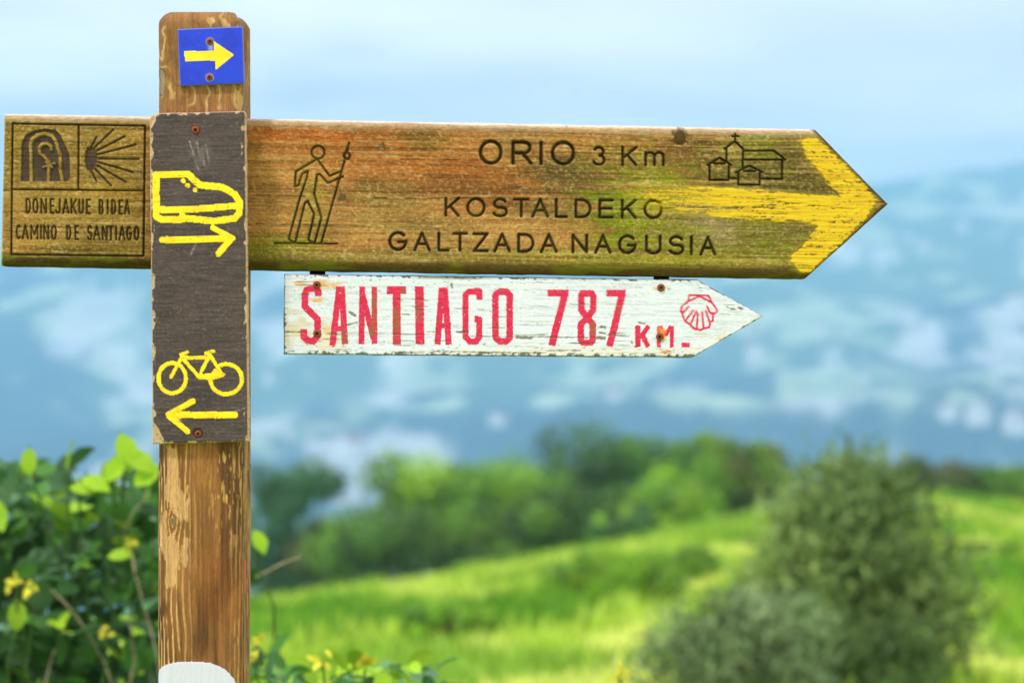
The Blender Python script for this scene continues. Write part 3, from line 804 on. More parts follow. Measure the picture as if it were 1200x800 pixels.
# --- dark plate with boot and bicycle
def build_plate():
    yf = YP - 0.0105
    X, Y, dt, db, dl, dr = arrow_grid((175.2, 133), (288.5, 130), None, (292, 517.5), (178.8, 520), 0.86, 1.8, 13)
    Y = Y + (rnd_edge(dl, 10) * 0.85 + rnd_edge(dr, 6) * .7) * np.clip(1 - dt / 60, 0, 1) ** 2
    F = Field(X, Y)
    dep = np.maximum.reduce([rnd_edge(d, 1.6) for d in (dt, db, dl, dr)])
    g1 = fbm(X / 22, Y / 1.25, 3, 9); mot = fbm(X / 2.2, Y / 1.8, 3, 12); big = fbm(X / 40, Y / 50, 3, 14)
    col = np.ones(X.shape + (3,)) * lin(88, 72, 73)
    col = mixc(col, lin(66, 55, 58), sstep(0.45, 0.7, big) * 0.7)
    col = mixc(col, lin(122, 106, 102), sstep(0.54, 0.78, g1) * 0.45); col = mixc(col, lin(54, 44, 46), sstep(0.46, 0.26, g1) * 0.5)
    col = mixc(col, lin(150, 136, 128), sstep(0.62, 0.84, mot) * 0.42); col = mixc(col, lin(48, 40, 42), sstep(0.40, 0.2, mot) * .4)
    raw = lin(236, 200, 160)
    # scuffs
    sc1 = F.new()
    for a, b in (((222, 166), (228, 182)), ((230, 166), (236, 188)), ((236, 172), (240, 196)), ((226, 180), (233, 200)), ((241, 170), (245, 190)), ((230, 284), (224, 298)), ((262, 488), (286, 478)), ((200, 480), (212, 494))):
        F.line(sc1, [a, b], 0.3)
    col = mixc(col, lin(186, 176, 176), sstep(1.4, -0.4, sc1 + 4.5 * (mot - .45)) * 0.6)
    col = mixc(col, lin(120, 108, 110), np.exp(-(((X - 232) / 16) ** 2 + ((Y - 180) / 17) ** 2)) * sstep(.48, .62, fbm(X / 3, Y / 9, 3, 22)) * .8)
    # chipped edges down to bare plywood
    en = fbm(X / 5, Y / 9, 3, 31)
    chipl = dl - 3.4 * sstep(0.50, 0.72, en) * 1.0 - 1.1; chipr = dr - 4.5 * sstep(0.60, 0.76, en) - 2.0
    chip = np.minimum.reduce([chipl, chipr, dt - 2.2 * sstep(.5, .7, en) - 0.8, db - 2.4 * sstep(.5, .7, en) - 0.5])
    k = F.new(); F.poly(k, [(176, 489), (184, 500), (195, 521), (176, 524)]); chip = np.minimum(chip, k + 3 * (en - .5))
    k2 = F.new(); F.poly(k2, [(174, 318), (181, 322), (182, 336), (174, 342)]); chip = np.minimum(chip, k2 + 3 * (en - .5))
    k3 = F.new(); F.poly(k3, [(176, 132), (189, 131), (183, 137), (179, 148), (175, 152)]); chip = np.minimum(chip, k3 + 3 * (en - .5))
    cm = sstep(0.5, -0.6, chip)
    col = mixc(col, raw * (0.7 + 0.6 * mot)[..., None] if False else raw, cm * 0.92)
    col = mixc(col, lin(150, 110, 74), cm * sstep(.55, .75, mot) * .7)
    dep = dep + 0.22 * (1 - g1) + 0.2 * mot + 0.9 * cm + 2.0 * sstep(0, -6, k) + 3 * sstep(0, -5, k3)
    dep += 4.5 * sstep(6.5, 5.5, np.hypot(X - 232, Y - 507.5)) * 0.35
    ids = np.zeros(X.shape, int); specs = {}
    yel = lin(250, 216, 14); gid = 0
    def paint(sd, name, label):
        nonlocal col, dep, gid
        gid += 1
        s = sd + 1.1 * (fbm(X / 7, Y / 4, 3, 60 + gid) - .5)
        m = s < 0
        yc = np.ones(X.shape + (3,)) * yel
        yc = mixc(yc, lin(236, 190, 6), sstep(.5, .7, fbm(X / 14, Y / 4, 3, 70 + gid)) * .6)
        thin = sstep(.64, .80, fbm(X / 16, Y / 1.5, 3, 90 + gid)) * sstep(.42, .6, fbm(X / 9, Y / 9, 2, 95 + gid))
        yc = mixc(yc, lin(150, 122, 34), thin * .75); yc = mixc(yc, lin(70, 56, 40), (mot < 0.2) * 0.8); yc = mixc(yc, lin(255, 232, 70), sstep(.6, .8, mot) * .4)
        col = np.where(m[..., None], yc, col)
        dep = dep * np.where(m, .7, 1) - 0.16 * sstep(0.3, -2.2, s)
        ids[m] = gid; specs[gid] = (name, M_PAINT, label)
    c = lambda p: crop(p, 6.669, 170, 190)
    sd = F.new()
    F.line(sd, c([(85, 100), (340, 95), (372, 130), (430, 180), (600, 195), (700, 250), (742, 320), (735, 400), (698, 440), (540, 462), (320, 440), (270, 448), (130, 450), (88, 425), (85, 100)]), 4.0)
    F.line(sd, c([(110, 372), (300, 372), (520, 358), (740, 338)]), 3.9); F.line(sd, c([(290, 372), (290, 440)]), 3.2)
    for p in ((297, 147), (332, 182), (388, 217)):
        F.seg(sd, c([p])[0], c([(p[0] + 3, p[1] + 1)])[0], 2.7)
    paint(sd, "painted_boot", "yellow painted outline of a walking boot")
    sd = F.new()
    F.line(sd, c([(137, 607), (400, 604), (680, 596)]), 3.9); F.line(sd, c([(528, 513), (668, 588)]), 3.3); F.line(sd, c([(572, 716), (672, 602)]), 3.7)
    paint(sd, "painted_arrow", "yellow painted arrow under the boot")
    c = lambda p: crop(p, 6.4, 170, 400)
    sd = F.new()
    F.line(sd, c(arc(203, 275, 103, 113, 0, 360, 30)), 2.35); F.line(sd, c(arc(608, 282, 118, 113, 115, -182, 28)), 2.35)
    for st in ([(195, 265), (285, 100)], [(270, 98), (318, 80)], [(290, 120), (475, 120)], [(285, 130), (400, 260)], [(480, 110), (412, 245)], [(458, 90), (510, 74)], [(480, 92), (580, 250)]):
        F.line(sd, c(st), 2.1)
    F.poly(sd, c([(385, 245), (495, 238), (520, 200), (602, 245), (585, 270), (500, 287), (400, 282)]))
    paint(sd, "painted_bicycle", "yellow painted outline of a bicycle")
    sd = F.new()
    F.line(sd, c([(672, 550), (450, 550), (180, 550)]), 3.9); F.line(sd, c([(175, 548), (360, 445)]), 3.2); F.line(sd, c([(178, 555), (318, 672)]), 3.4)
    paint(sd, "painted_arrow", "yellow painted arrow under the bicycle")
    col = mixc(col, lin(84, 40, 40), sstep(7.5, 4, np.hypot(X - 232, Y - 508)) * 0.9 * (ids == 0))
    col = mixc(col, lin(96, 58, 44), sstep(9, 4, np.hypot(X - 229.5, Y - 152)) * 0.6 * (ids == 0))
    p = build_sheet("waymark_plate", X, Y, dep, yf, YP + 0.0002, np.where((ids > 0)[..., None], col, col * 0.64), ids, specs, signpost, M_PLATE, "upright dark brown plywood plate with yellow boot and bicycle")
    screw(229, 152.5, yf - 0.0002, 4.6, p, 0.5)
    screw(232, 508, yf + 0.001, 4.0, p, 0.2)
    return p
plate = build_plate()

# --- blue tile with yellow arrow
def build_tile():
    yf = YP - 0.0045
    X, Y, dt, db, dl, dr = arrow_grid((208, 34.5), (284.3, 31.2), None, (286.3, 97.8), (210.8, 101), 0.8, 0.3, 3)
    F = Field(X, Y)
    dep = np.maximum.reduce([rnd_edge(d, 1.0) for d in (dt, db, dl, dr)]) + 0.25 * fbm(X / 20, Y / 20, 2, 3)
    n = fbm(X / 18, Y / 14, 4, 3); sp = fbm(X / 1.6, Y / 1.6, 2, 6)
    col = np.ones(X.shape + (3,)) * lin(8, 56, 218)
    col = mixc(col, lin(10, 40, 190), sstep(.4, .7, n) * .6); col = mixc(col, lin(110, 140, 220), sstep(.84, .93, sp) * .35)
    col = mixc(col, lin(130, 140, 190), sstep(1.2, 0.3, np.minimum.reduce([dt, db, dl, dr])) * .5)
    col = mixc(col, lin(170, 180, 220), np.exp(-(((X - 247) / 3) ** 2 + ((Y - 56) / 4) ** 2)) * .7)
    sd = F.new(); F.poly(sd, crop([(245, 322), (432, 318), (428, 258), (557, 344), (440, 440), (438, 380), (250, 385)], 5.335, 170, 0))
    m = sd < 0
    yc = mixc(np.ones(X.shape + (3,)) * lin(254, 218, 26), lin(240, 196, 20), sstep(.4, .7, n) * .5)
    col = np.where(m[..., None], yc, col)
    dep = np.where(m, dep - 0.12, dep)
    rust = np.minimum(np.hypot(X - 246, Y - 49), np.hypot(X - 245.6, Y - 91))
    col = mixc(col, lin(150, 140, 140), sstep(5.6, 4.6, rust) * 0.8 * (~m))
    t = build_sheet("marker_tile", X, Y, dep, yf, YP + 0.0002, col, m.astype(int), {1: ("printed_arrow", M_TILE, "yellow arrow printed on the blue tile")}, signpost, M_TILE, "small square blue tile with yellow arrow near the post top")
    screw(246, 49, yf - 0.0002, 4.0, t, 0.7); screw(245.6, 91, yf - 0.0002, 3.8, t, 0.1)
    return t
tile = build_tile()

# --- white distance sign hanging below
def build_sign():
    yf = 0.008
    X, Y, dt, db, dl, dr = arrow_grid((332.5, 320.8), (817.5, 327.6), (894.5, 370.5), (811, 419.2), (332.5, 415.2), 0.82, 1.5, 23)
    F = Field(X, Y)
    dm = np.minimum.reduce([dt, db, dl, dr])
    dep = np.maximum.reduce([rnd_edge(d, 1.8) for d in (dt, db, dl, dr)])
    Yg = Y - 0.011 * X + 3 * (fbm(X / 120, Y / 25, 3, 5) - .5)
    g1 = fbm(X / 50, Yg / 1.8, 3, 9); mot = fbm(X / 2.4, Y / 1.8, 3, 12); cr = fbm(X / 46, Yg / 1.5, 3, 17); pit = fbm(X / 5, Yg / 1.3, 3, 19)
    col = np.ones(X.shape + (3,)) * lin(228, 233, 242)
    col = mixc(col, lin(198, 202, 210), sstep(.5, .3, g1) * .5); col = mixc(col, lin(244, 247, 252), sstep(.5, .7, mot) * .6)
    # dirt and stain
    def stain(cx, cy, rx, ry, c, k, seed):
        nonlocal col
        e = ((X - cx) / rx) ** 2 + ((Y - cy) / ry) ** 2 + 3.2 * (fbm(X / 7, Y / 3.5, 4, seed) - .5)
        col = mixc(col, c, k * sstep(1.3, -0.3, e))
    ochre = lin(238, 172, 60)
    stain(345, 385, 26, 22, lin(226, 206, 156), .8, 71); stain(385, 402, 26, 12, lin(236, 214, 160), .7, 72); stain(375, 333, 24, 5, ochre, .9, 73); stain(372, 352, 10, 3, ochre, .9, 74); stain(352, 333, 9, 4, ochre, .6, 75)
    stain(384, 384, 12, 12, lin(240, 190, 96), .7, 76); stain(774, 337, 14, 3, lin(240, 196, 120), .8, 77); stain(700, 412, 190, 7, lin(236, 226, 200), .6, 79); stain(845, 395, 30, 5, lin(236, 214, 150), .4, 80)
    # letters
    red = lin(224, 22, 78)
    wear = fbm(X / 6, Yg / 2.2, 3, 31); wear2 = fbm(X / 2.2, Y / 1.6, 3, 37)
    ids = np.zeros(X.shape, int); specs = {}; gid = 0
    def paint(sd, name, label, bias=0.0):
        nonlocal col, gid
        gid += 1
        m = (sd + 0.8 * (wear2 - .5)) < 0
        m &= ~((0.5 * wear + 0.5 * wear2 < 0.245 + bias))
        rc = np.ones(X.shape + (3,)) * red
        rc = mixc(rc, lin(240, 84, 118), sstep(.55, .72, wear2) * .5); rc = mixc(rc, lin(206, 14, 52), sstep(.5, .3, wear) * .5)
        br = np.zeros(X.shape)
        for cx, cy, rx, ry in ((404, 396, 7, 14), (436, 385, 7, 12), (438, 360, 4, 26), (464, 382, 6, 26), (490, 366, 6, 12), (474, 341, 5, 5), (515, 378, 10, 2.2), (583, 380, 4, 10), (695, 385, 4, 12), (725, 362, 4, 5), (466, 360, 7, 5), (450, 372, 5, 8)):
            br = np.maximum(br, sstep(1.3, .5, np.sqrt(((X - cx) / rx) ** 2 + ((Y - cy) / ry) ** 2) + 1.2 * (wear - .5)))
        rc = mixc(rc, lin(150, 98, 50), br * sstep(.38, .55, wear) * .9)
        col = np.where(m[..., None], rc, col)
        # ghost of the worn paint
        gm = (sd < 0) & ~m
        col[gm] = col[gm] * np.array([0.98, 0.72, 0.74])
        ids[m] = gid; specs[gid] = (name, M_PAINT, label)
    sd = F.new(); c = lambda p: crop(p, 7.273, 330, 315)
    L = lambda pts, hw: F.line(sd, c(pts), hw, True)
    L([(312, 232), (312, 195), (290, 170), (250, 168), (212, 180), (198, 225), (198, 320), (306, 430), (308, 570), (270, 618), (220, 608), (190, 580), (188, 512)], 4.0)
    L([(492, 148), (432, 655)], 3.7); L([(512, 148), (540, 642)], 3.7); L([(440, 512), (545, 508)], 3.2)
    L([(688, 150), (680, 640)], 3.5); L([(790, 150), (792, 640)], 3.3); L([(690, 220), (785, 600)], 3.6)
    L([(895, 182), (1062, 180)], 4.6); L([(980, 180), (982, 645)], 4.8)
    c = lambda p: crop(p, 7.273, 470, 315)
    L([(155, 150), (161, 642)], 5.2)
    L([(348, 160), (310, 645)], 3.7); L([(372, 160), (406, 645)], 3.7); L([(320, 182), (400, 182)], 3.2); L([(300, 482), (425, 482)], 3.3)
    L([(668, 262), (668, 192), (578, 192), (549, 222), (549, 580), (587, 618), (640, 618), (666, 580), (666, 428), (625, 428)], 3.6)
    L([(838, 194), (900, 194), (926, 222), (926, 588), (896, 616), (838, 616), (805, 584), (803, 222), (838, 194)], 3.9)
    paint(sd, "painted_lettering", "red painted letters reading SANTIAGO")
    sd = F.new(); c = lambda p: crop(p, 6, 620, 315)
    L([(130, 170), (278, 170)], 4.2); L([(252, 180), (158, 540)], 4.2)
    L([(372, 172), (440, 172), (452, 195), (450, 290), (410, 342), (368, 290), (366, 195), (372, 172)], 3.9); L([(410, 342), (448, 390), (446, 500), (435, 518), (378, 518), (364, 500), (364, 390), (410, 342)], 3.9)
    L([(543, 170), (680, 170)], 4.0); L([(655, 180), (565, 545)], 4.1)
    L([(765, 397), (765, 548)], 3.3); L([(780, 488), (842, 400)], 2.7); L([(795, 460), (838, 548)], 3.0)
    L([(914, 402), (912, 552)], 2.4); L([(1005, 400), (1003, 552)], 2.4); L([(922, 402), (962, 470)], 2.3); L([(998, 400), (960, 470)], 2.3)
    L([(1072, 535), (1130, 535)], 2.6)
    paint(sd, "painted_lettering", "red painted figures reading 787 KM.")
    sd = F.new(); c = lambda p: crop(p, 8.425, 780, 330)
    for st in ([(235, 135), (425, 135), (455, 205), (505, 270), (505, 300), (470, 320), (465, 385), (440, 400), (430, 450), (375, 462), (345, 478), (315, 466), (280, 465), (245, 425), (190, 385), (160, 310), (148, 280), (165, 240), (220, 195), (235, 135)], [(220, 195), (335, 142), (455, 205)], [(228, 245), (165, 315)], [(275, 280), (195, 385)], [(302, 290), (245, 425)], [(318, 310), (308, 462)], [(362, 300), (375, 460)], [(400, 290), (435, 400)], [(410, 245), (440, 308), (480, 312)], [(250, 440), (292, 462)]):
        F.line(sd, c(st), 1.2)
    paint(sd, "painted_shell", "pink painted outline of a scallop shell", -0.06)
    stain(775, 392, 6, 12, lin(244, 160, 40), .95, 81); stain(782, 412, 9, 2.5, lin(226, 140, 40), .9, 82)
    # cracks, pits, chipped borders
    region = 0.35 + 0.65 * sstep(.45, .62, fbm(X / 60, Y / 20, 3, 43))
    ck = sstep(0.30, 0.22, cr) * region
    pt = sstep(0.245, 0.19, pit) * (0.4 + 0.6 * sstep(25, 5, np.minimum(dt, db)))
    sp = F.new()
    for a, b, h in (((332, 389), (356, 389.5), .5), ((410, 366), (416, 370), 1.6), ((407, 381), (418, 378), .7), ((529, 333), (530, 337), 1.2), ((536, 389), (548, 389.5), 1.3), ((606, 395), (622, 396), 1.8), ((470, 368), (480, 369), .5), ((500, 389), (512, 389), .5), ((545, 394), (700, 396), .35), ((700, 396), (708, 396.5), 2.0), ((704, 383), (709, 384), 1.3), ((703, 390), (710, 391), 1.0), ((749, 378), (756, 380), .8), ((508, 412), (640, 414), .5), ((640, 411), (680, 411), .5), ((740, 400), (741, 402), .8), ((856, 362), (862, 363), .8), ((866, 361), (869, 362), 1.2), ((852, 359), (853, 360), 1.0)):
        F.line(sp, [a, b], h)
    sm = sstep(0.7, -0.5, sp + 1.8 * (mot - .5))
    bare = np.clip(np.maximum.reduce([ck * .9, pt, sm]), 0, 1)
    en = fbm(X / 4.5, Y / 3, 4, 53)
    eb = np.minimum.reduce([dt - 2.5 * sstep(.52, .7, en) - .7, db - 3.4 * sstep(.46, .66, en) - .9, dl - 2.4 * sstep(.5, .7, en) - .8, dr - 1.8 * sstep(.5, .7, en) - .6])
    em = sstep(.5, -.5, eb)
    col = mixc(col, lin(112, 98, 72), bare * .85)
    col = mixc(col, lin(70, 62, 46), em * .85)
    moss = sstep(4.5, 2, dt) * sstep(480, 500, X) * sstep(590, 540, X)
    col = mixc(col, lin(128, 122, 54), moss * .8)
    tipm = sstep(12, 5, np.hypot(X - 893, Y - 370)); col = mixc(col, lin(232, 200, 140), tipm * .6 * sstep(.4, .6, mot))
    dep = dep + 0.5 * (1 - g1) + 0.25 * mot + 0.8 * bare + 0.6 * em
    ids[(bare > .6) | (em > .6)] = 0
    dep = np.where(ids > 0, dep - 0.12, dep)
    s = build_sheet("distance_sign", X, Y, dep, yf, yf + 0.018, col * np.array([.84, .85, .93]), ids, specs, signpost, M_SIGNW, "small white arrow sign with red letters hung below the carved board")
    for px, py in ((371.2, 333.8), (371.5, 390.6), (774.6, 337.0), (773.2, 394.4)):
        screw(px, py, yf - 0.0004, 4.6, s, px * 0.37)
    for px in (372, 775):
        x = px2x(px, .028); hw = 0.0085; z0 = px2z(400, .02); z1 = px2z(308, .02)
        y0, y1 = yf + 0.0185, yf + 0.0225
        V = [(x + a * hw, y, z) for a, y, z in ((-1, y0, z0), (1, y0, z0), (1, y0, z1), (-1, y0, z1), (-1, y1, z0), (1, y1, z0), (1, y1, z1), (-1, y1, z1))]
        mk("hanging_strap", V, [np.array([(0, 1, 2, 3), (5, 4, 7, 6), (4, 0, 3, 7), (1, 5, 6, 2), (3, 2, 6, 7), (4, 5, 1, 0)])], M_STRAP, s, smooth=False)
    return s
sign = build_sign()

# ------------------------------------------------------------------ plants
def tube(pts, radii, n=7):
    pts = [Vector(p) for p in pts]; V = []; Fq = []
    up = Vector((0.13, 0.27, 0.95))
    for i, p in enumerate(pts):
        t = (pts[min(i + 1, len(pts) - 1)] - pts[max(i - 1, 0)]).normalized()
        a = t.cross(up if abs(t.dot(up)) < 0.95 else Vector((1, 0, 0))).normalized(); b = t.cross(a)
        for k in range(n):
            th = 2 * math.pi * k / n
            V.append(p + (a * math.cos(th) + b * math.sin(th)) * radii[i])
    for i in range(len(pts) - 1):
        for k in range(n):
            l = (k + 1) % n
            Fq.append((i * n + k, i * n + l, (i + 1) * n + l, (i + 1) * n + k))
    return np.array([tuple(v) for v in V]), np.array(Fq)
def wiggle(a, b, n, amp, rnd):
    a = Vector(a); b = Vector(b); r = []
    for i in range(n + 1):
        t = i / n; w = amp * math.sin(math.pi * t)
        r.append(a.lerp(b, t) + Vector((rnd.uniform(-w, w), rnd.uniform(-w, w), rnd.uniform(-w, w) * .5)))
    return r
# a broad leaf: 9 vertices, folded along the midrib and drooping at the tip; unit length along +x
LEAF_V = np.array([(0, 0, 0), (.28, .26, .05), (.28, 0, -.02), (.28, -.26, .05), (.62, .30, .04), (.62, 0, -.04), (.62, -.30, .04), (.86, .15, -.03), (.86, 0, -.09), (.86, -.15, -.03), (1.0, 0, -.16)], float)
LEAF_T = np.array([(0, 2, 1), (0, 3, 2), (1, 2, 5), (1, 5, 4), (2, 3, 6), (2, 6, 5), (4, 5, 8), (4, 8, 7), (5, 6, 9), (5, 9, 8), (7, 8, 10), (8, 9, 10)])
SLIM_V = np.array([(0, 0, 0), (.45, .16, .02), (.5, -.16, .02), (1, 0, -.06)], float)
SLIM_T = np.array([(0, 2, 1), (1, 2, 3)])
def rot_frames(d, nrm):
    """rows: leaf axis d, side, normal"""
    d = d / (np.linalg.norm(d, axis=1, keepdims=True) + 1e-9)
    s = np.cross(nrm, d); s /= np.linalg.norm(s, axis=1, keepdims=True) + 1e-9
    n = np.cross(d, s)
    return np.stack([d, s, n], axis=1)
def scatter(LV, LT, pos, d, nrm, size, colr):
    Fm = rot_frames(d, nrm)
    V = np.einsum('vk,nkj->nvj', LV, Fm) * size[:, None, None] + pos[:, None, :]
    T = LT[None] + (np.arange(len(pos)) * len(LV))[:, None, None]
    C = np.repeat(colr[:, None, :], len(LV), 1)
    return V.reshape(-1, 3), T.reshape(-1, 3), C.reshape(-1, 3)

def bush(name, label, cat, px, top, wpx, dist, colors, seed, n=8500, size=0.12, base_y=None, group=None, depth=0.8, nclump=26, slim=False, pointed=0.0, lift=0.08, leaf_mat=None):
    """a shrub or small tree standing on the meadow; (px, top) is where its crown reaches in the photograph."""
    rg = np.random.default_rng(seed); rd = random.Random(seed)
    k = (dist + DIST) / FPX
    if dist > 30:
        wpx *= 1.22; top -= 9; n = int(n * 1.3)
    x = (px - 600) * k; zt = CAMZ + (400 - top) * k; w = wpx * k
    zb = float(ground_z(np.array(x), np.array(dist)))
    h = zt - zb
    root = empty(name, (x, dist, zb)); tag(root, label, cat, group)
    # clumps through an uneven envelope
    cl = []
    for i in range(nclump):
        for _ in range(40):
            u = rg.uniform(-1, 1, 3)
            if np.linalg.norm(u) < 1 and (pointed == 0 or abs(u[0]) < 1 - pointed * (u[2] * .5 + .5)):
                break
        zz = zb + h * (lift + (0.96 - lift) * (u[2] * .5 + .5))
        ww = (1 - pointed * .75 * (u[2] * .5 + .5))
        cl.append((x + u[0] * w * .42 * ww, dist + u[1] * w * .42 * depth * ww, zz, rg.uniform(.16, .30) * min(w, h * 1.2) * (0.65 if i % 3 == 0 else 1.0)))
    cl = np.array(cl)
    sc_ = (cl[:, 2] + cl[:, 3] * .75)
    cl[:, 2] -= np.clip(sc_ - zt, 0, None)
    # trunk and limbs
    tv, tf = [], []; off = 0
    r0 = max(0.012 * h + .012, .02)
    trunk_top = Vector((x, dist, zb + h * .55))
    v, f = tube(wiggle((x, dist, zb - .15), trunk_top, 5, .03 * h, rd), [r0 * (1 - .12 * i) for i in range(6)]); tv.append(v); tf.append(f); off += len(v)
    for c in cl:
        t = rd.uniform(.15, .95); a = Vector((x, dist, zb)).lerp(trunk_top, t)
        v, f = tube(wiggle(a, c[:3], 4, .05 * h, rd), [r0 * .5 * (1 - .18 * i) for i in range(5)], 5); tv.append(v); tf.append(f + off); off += len(v)
    mk("trunk", np.concatenate(tv), [np.concatenate(tf)], M_BARK, root)
    # leaves
    ci = rg.choice(len(cl), n, p=(cl[:, 3] ** 2) / (cl[:, 3] ** 2).sum())
    dr_ = rg.normal(size=(n, 3)); dr_ /= np.linalg.norm(dr_, axis=1, keepdims=True)
    rad = cl[ci, 3] * rg.uniform(.25, 1.0, n) ** .5 * rg.uniform(.75, 1.2, n)
    pos = cl[ci, :3] + dr_ * rad[:, None] * np.array([1, 1, .85])
    pos[:, 2] = np.maximum(pos[:, 2], zb + 0.03)
    nrm = dr_ + np.array([0, 0, .6]) + rg.normal(size=(n, 3)) * .55
    d = rg.normal(size=(n, 3)) + np.array([0, 0, .25]) + dr_ * .4
    colors = np.array(colors)
    base = (colors[rg.choice(len(colors), len(cl))] * rg.uniform(.45, 1.3, (len(cl), 1)))[ci] * .7 + colors[rg.choice(len(colors), n)] * .3
    base = base * rg.uniform(.75, 1.25, (n, 1))
    V, T, C = scatter(SLIM_V if slim else LEAF_V[[0, 1, 3, 10]] , SLIM_T if slim else np.array([(0, 2, 1), (1, 2, 3)]), pos, d, nrm, rg.uniform(.7, 1.3, n) * size * (1.0 if slim else 1.3), base)
    mk("crown", V, [T], leaf_mat or M_LEAF, root, C, smooth=False)
    return root

G_DARK = [lin(68, 104, 50), lin(84, 122, 52), lin(60, 92, 54)]
G_MID = [lin(112, 160, 54), lin(130, 178, 52), lin(92, 136, 58)]
G_BRT = [lin(158, 206, 50), lin(178, 222, 60), lin(128, 178, 52)]
G_BLU = [lin(80, 130, 86), lin(94, 146, 90), lin(72, 112, 76)]
G_BRN = [lin(112, 104, 64), lin(98, 118, 58), lin(128, 120, 72)]
HEDGE = "shrubs along the meadow's far edge"
def hb(name, label, px, top, w, dist, colors, seed, **kw):
    return bush(name, label, "shrub" if "shrub" in name else "tree", px, top, w, dist, colors, seed, group=HEDGE, **kw)
hb("small_tree", "bluish green small tree at the meadow's low corner beside the post", 344, 533, 118, 76, G_BLU, 1)
hb("shrub", "dark brown bare-stemmed shrub at the foot of the bluish green tree", 385, 615, 80, 72, G_BRN + G_DARK, 2, n=3000)
hb("shrub", "bright-topped round shrub next to the gap in the hedge", 472, 538, 130, 74, G_MID + G_BRT, 3)
hb("shrub", "dark green shrub in the thick of the hedge", 540, 556, 120, 75, G_DARK + G_MID, 4)
hb("shrub", "yellow-green spreading shrub in the middle of the hedge", 603, 546, 130, 73, G_BRT + G_MID, 5)
hb("small_tree", "tall rounded green tree, highest of the hedge", 665, 500, 165, 79, G_MID + G_DARK, 6, n=7000)
hb("shrub", "dull green shrub beside the tallest hedge tree", 745, 520, 100, 78, G_MID + G_BLU, 7)
hb("small_tree", "bright green upright tree rising above brownish shrubs", 815, 508, 84, 77, G_BRT + G_MID, 8)
hb("shrub", "brownish olive rounded shrub ending the hedge", 880, 528, 100, 77, G_BRN + G_MID, 9)
hb("shrub", "brownish olive low shrub seen past the grey-green gorse bush", 1078, 545, 130, 82, G_BRN + G_DARK, 10)
hb("shrub", "dark green shrub at the far field corner by a brownish one", 1172, 556, 90, 82, G_MID + G_DARK, 11)
hb("shrub", "olive shrub at the very end of the far field edge", 1245, 560, 100, 80, G_MID, 22)
hb("shrub", "low dark shrub at the hedge foot under the yellow-green one", 560, 596, 170, 69, G_DARK + G_MID, 12, n=4500)
hb("shrub", "low leafy shrub at the hedge foot under the tallest tree", 690, 582, 140, 69, G_MID + G_DARK, 13, n=4500)
hb("shrub", "low bright shrub at the hedge foot under the upright tree", 790, 572, 130, 70, G_BRT + G_MID, 14, n=4000)
hb("shrub", "small dark shrub at the hedge foot in the low corner", 440, 600, 130, 70, G_DARK + G_MID, 15, n=3500)
hb("shrub", "pale green shrub on the slope just below the hedge", 735, 602, 90, 66, G_BRT + G_BLU, 16, n=3000)
bush("low_shrub", "low dark green scrub patch out on the open meadow", "shrub", 728, 640, 185, 21, G_MID + G_MID + G_BRT, 17, n=5000, size=.04, nclump=30, group="scrub on the meadow", pointed=0)
bush("low_shrub", "bright green scrub patch nearest the low blossoming plant", "shrub", 520, 706, 130, 17.5, G_BRT + G_MID, 31, n=2600, size=.035, nclump=22, group="scrub on the meadow")
bush("low_shrub", "dark scrub patch on the meadow beyond the gorse bush", "shrub", 1150, 640, 120, 26, G_MID + G_DARK, 32, n=3000, size=.045, nclump=22, group="scrub on the meadow")
bush("low_shrub", "smaller scrub patch on the meadow beside the large one", "shrub", 810, 640, 70, 25, G_MID + G_MID, 18, n=1600, size=.04, group="scrub on the meadow")
bush("gorse_bush", "tall grey-green gorse bush narrowing upward on the meadow", "shrub", 995, 520, 325, 10.6, [lin(128, 156, 88), lin(112, 140, 76), lin(148, 172, 98), lin(92, 118, 66)], 19, n=21000, size=.07, slim=True, nclump=64, pointed=.7, lift=.04, leaf_mat=M_NEEDLE)
bush("low_shrub", "pale sage-green low bush in front of the gorse bush", "shrub", 868, 690, 210, 9.6, [lin(124, 148, 102), lin(106, 130, 86), lin(142, 162, 116)], 20, n=9000, size=.05, slim=True, nclump=34, leaf_mat=M_NEEDLE)
bush("low_shrub", "olive low bush at the foot of the gorse bush", "shrub", 1045, 720, 150, 9.9, [lin(112, 140, 76), lin(96, 122, 68)], 21, n=6000, size=.045, slim=True, nclump=26, leaf_mat=M_NEEDLE)

# --- meadow grass: real blades, too many to count
def grass():
    rg = np.random.default_rng(55); n = 170000
    y = 7.0 + (72 - 7.0) * rg.random(n) ** 0.75
    a = rg.uniform(-0.24, 0.24, n)
    x = a * (y + DIST); z = ground_z(x, y)
    pos = np.stack([x, y, z - .02], 1)
    d = np.stack([rg.normal(size=n) * .45, rg.normal(size=n) * .45, np.ones(n)], 1)
    nrm = np.stack([rg.normal(size=n) * .8, -np.ones(n), rg.normal(size=n) * .3 + .4], 1)
    patch = fbm(x / 1.2, y / 5.0, 4, 34)
    size = rg.uniform(.08, .22, n) * (0.6 + y / 220) * np.where(patch < .45, 1.7, 1.0) * (.6 + .9 * fbm(x / .5, y / .8, 2, 88))
    C = meadow_col(x, y) * rg.uniform(.7, 1.3, (n, 1))
    GV = np.array([(0, -.13, 0), (0, .13, 0), (.55, .10, .04), (1, 0, .12)], float); GT = np.array([(0, 1, 2), (0, 2, 3)])
    V, T, Cc = scatter(GV, GT, pos, d, nrm, size, C)
    o = mk("grass", V, [T], M_GRASS, None, Cc, smooth=False)
    tag(o, "sunlit yellow-green grass covering the sloping meadow", "grass", kind="stuff")
grass()

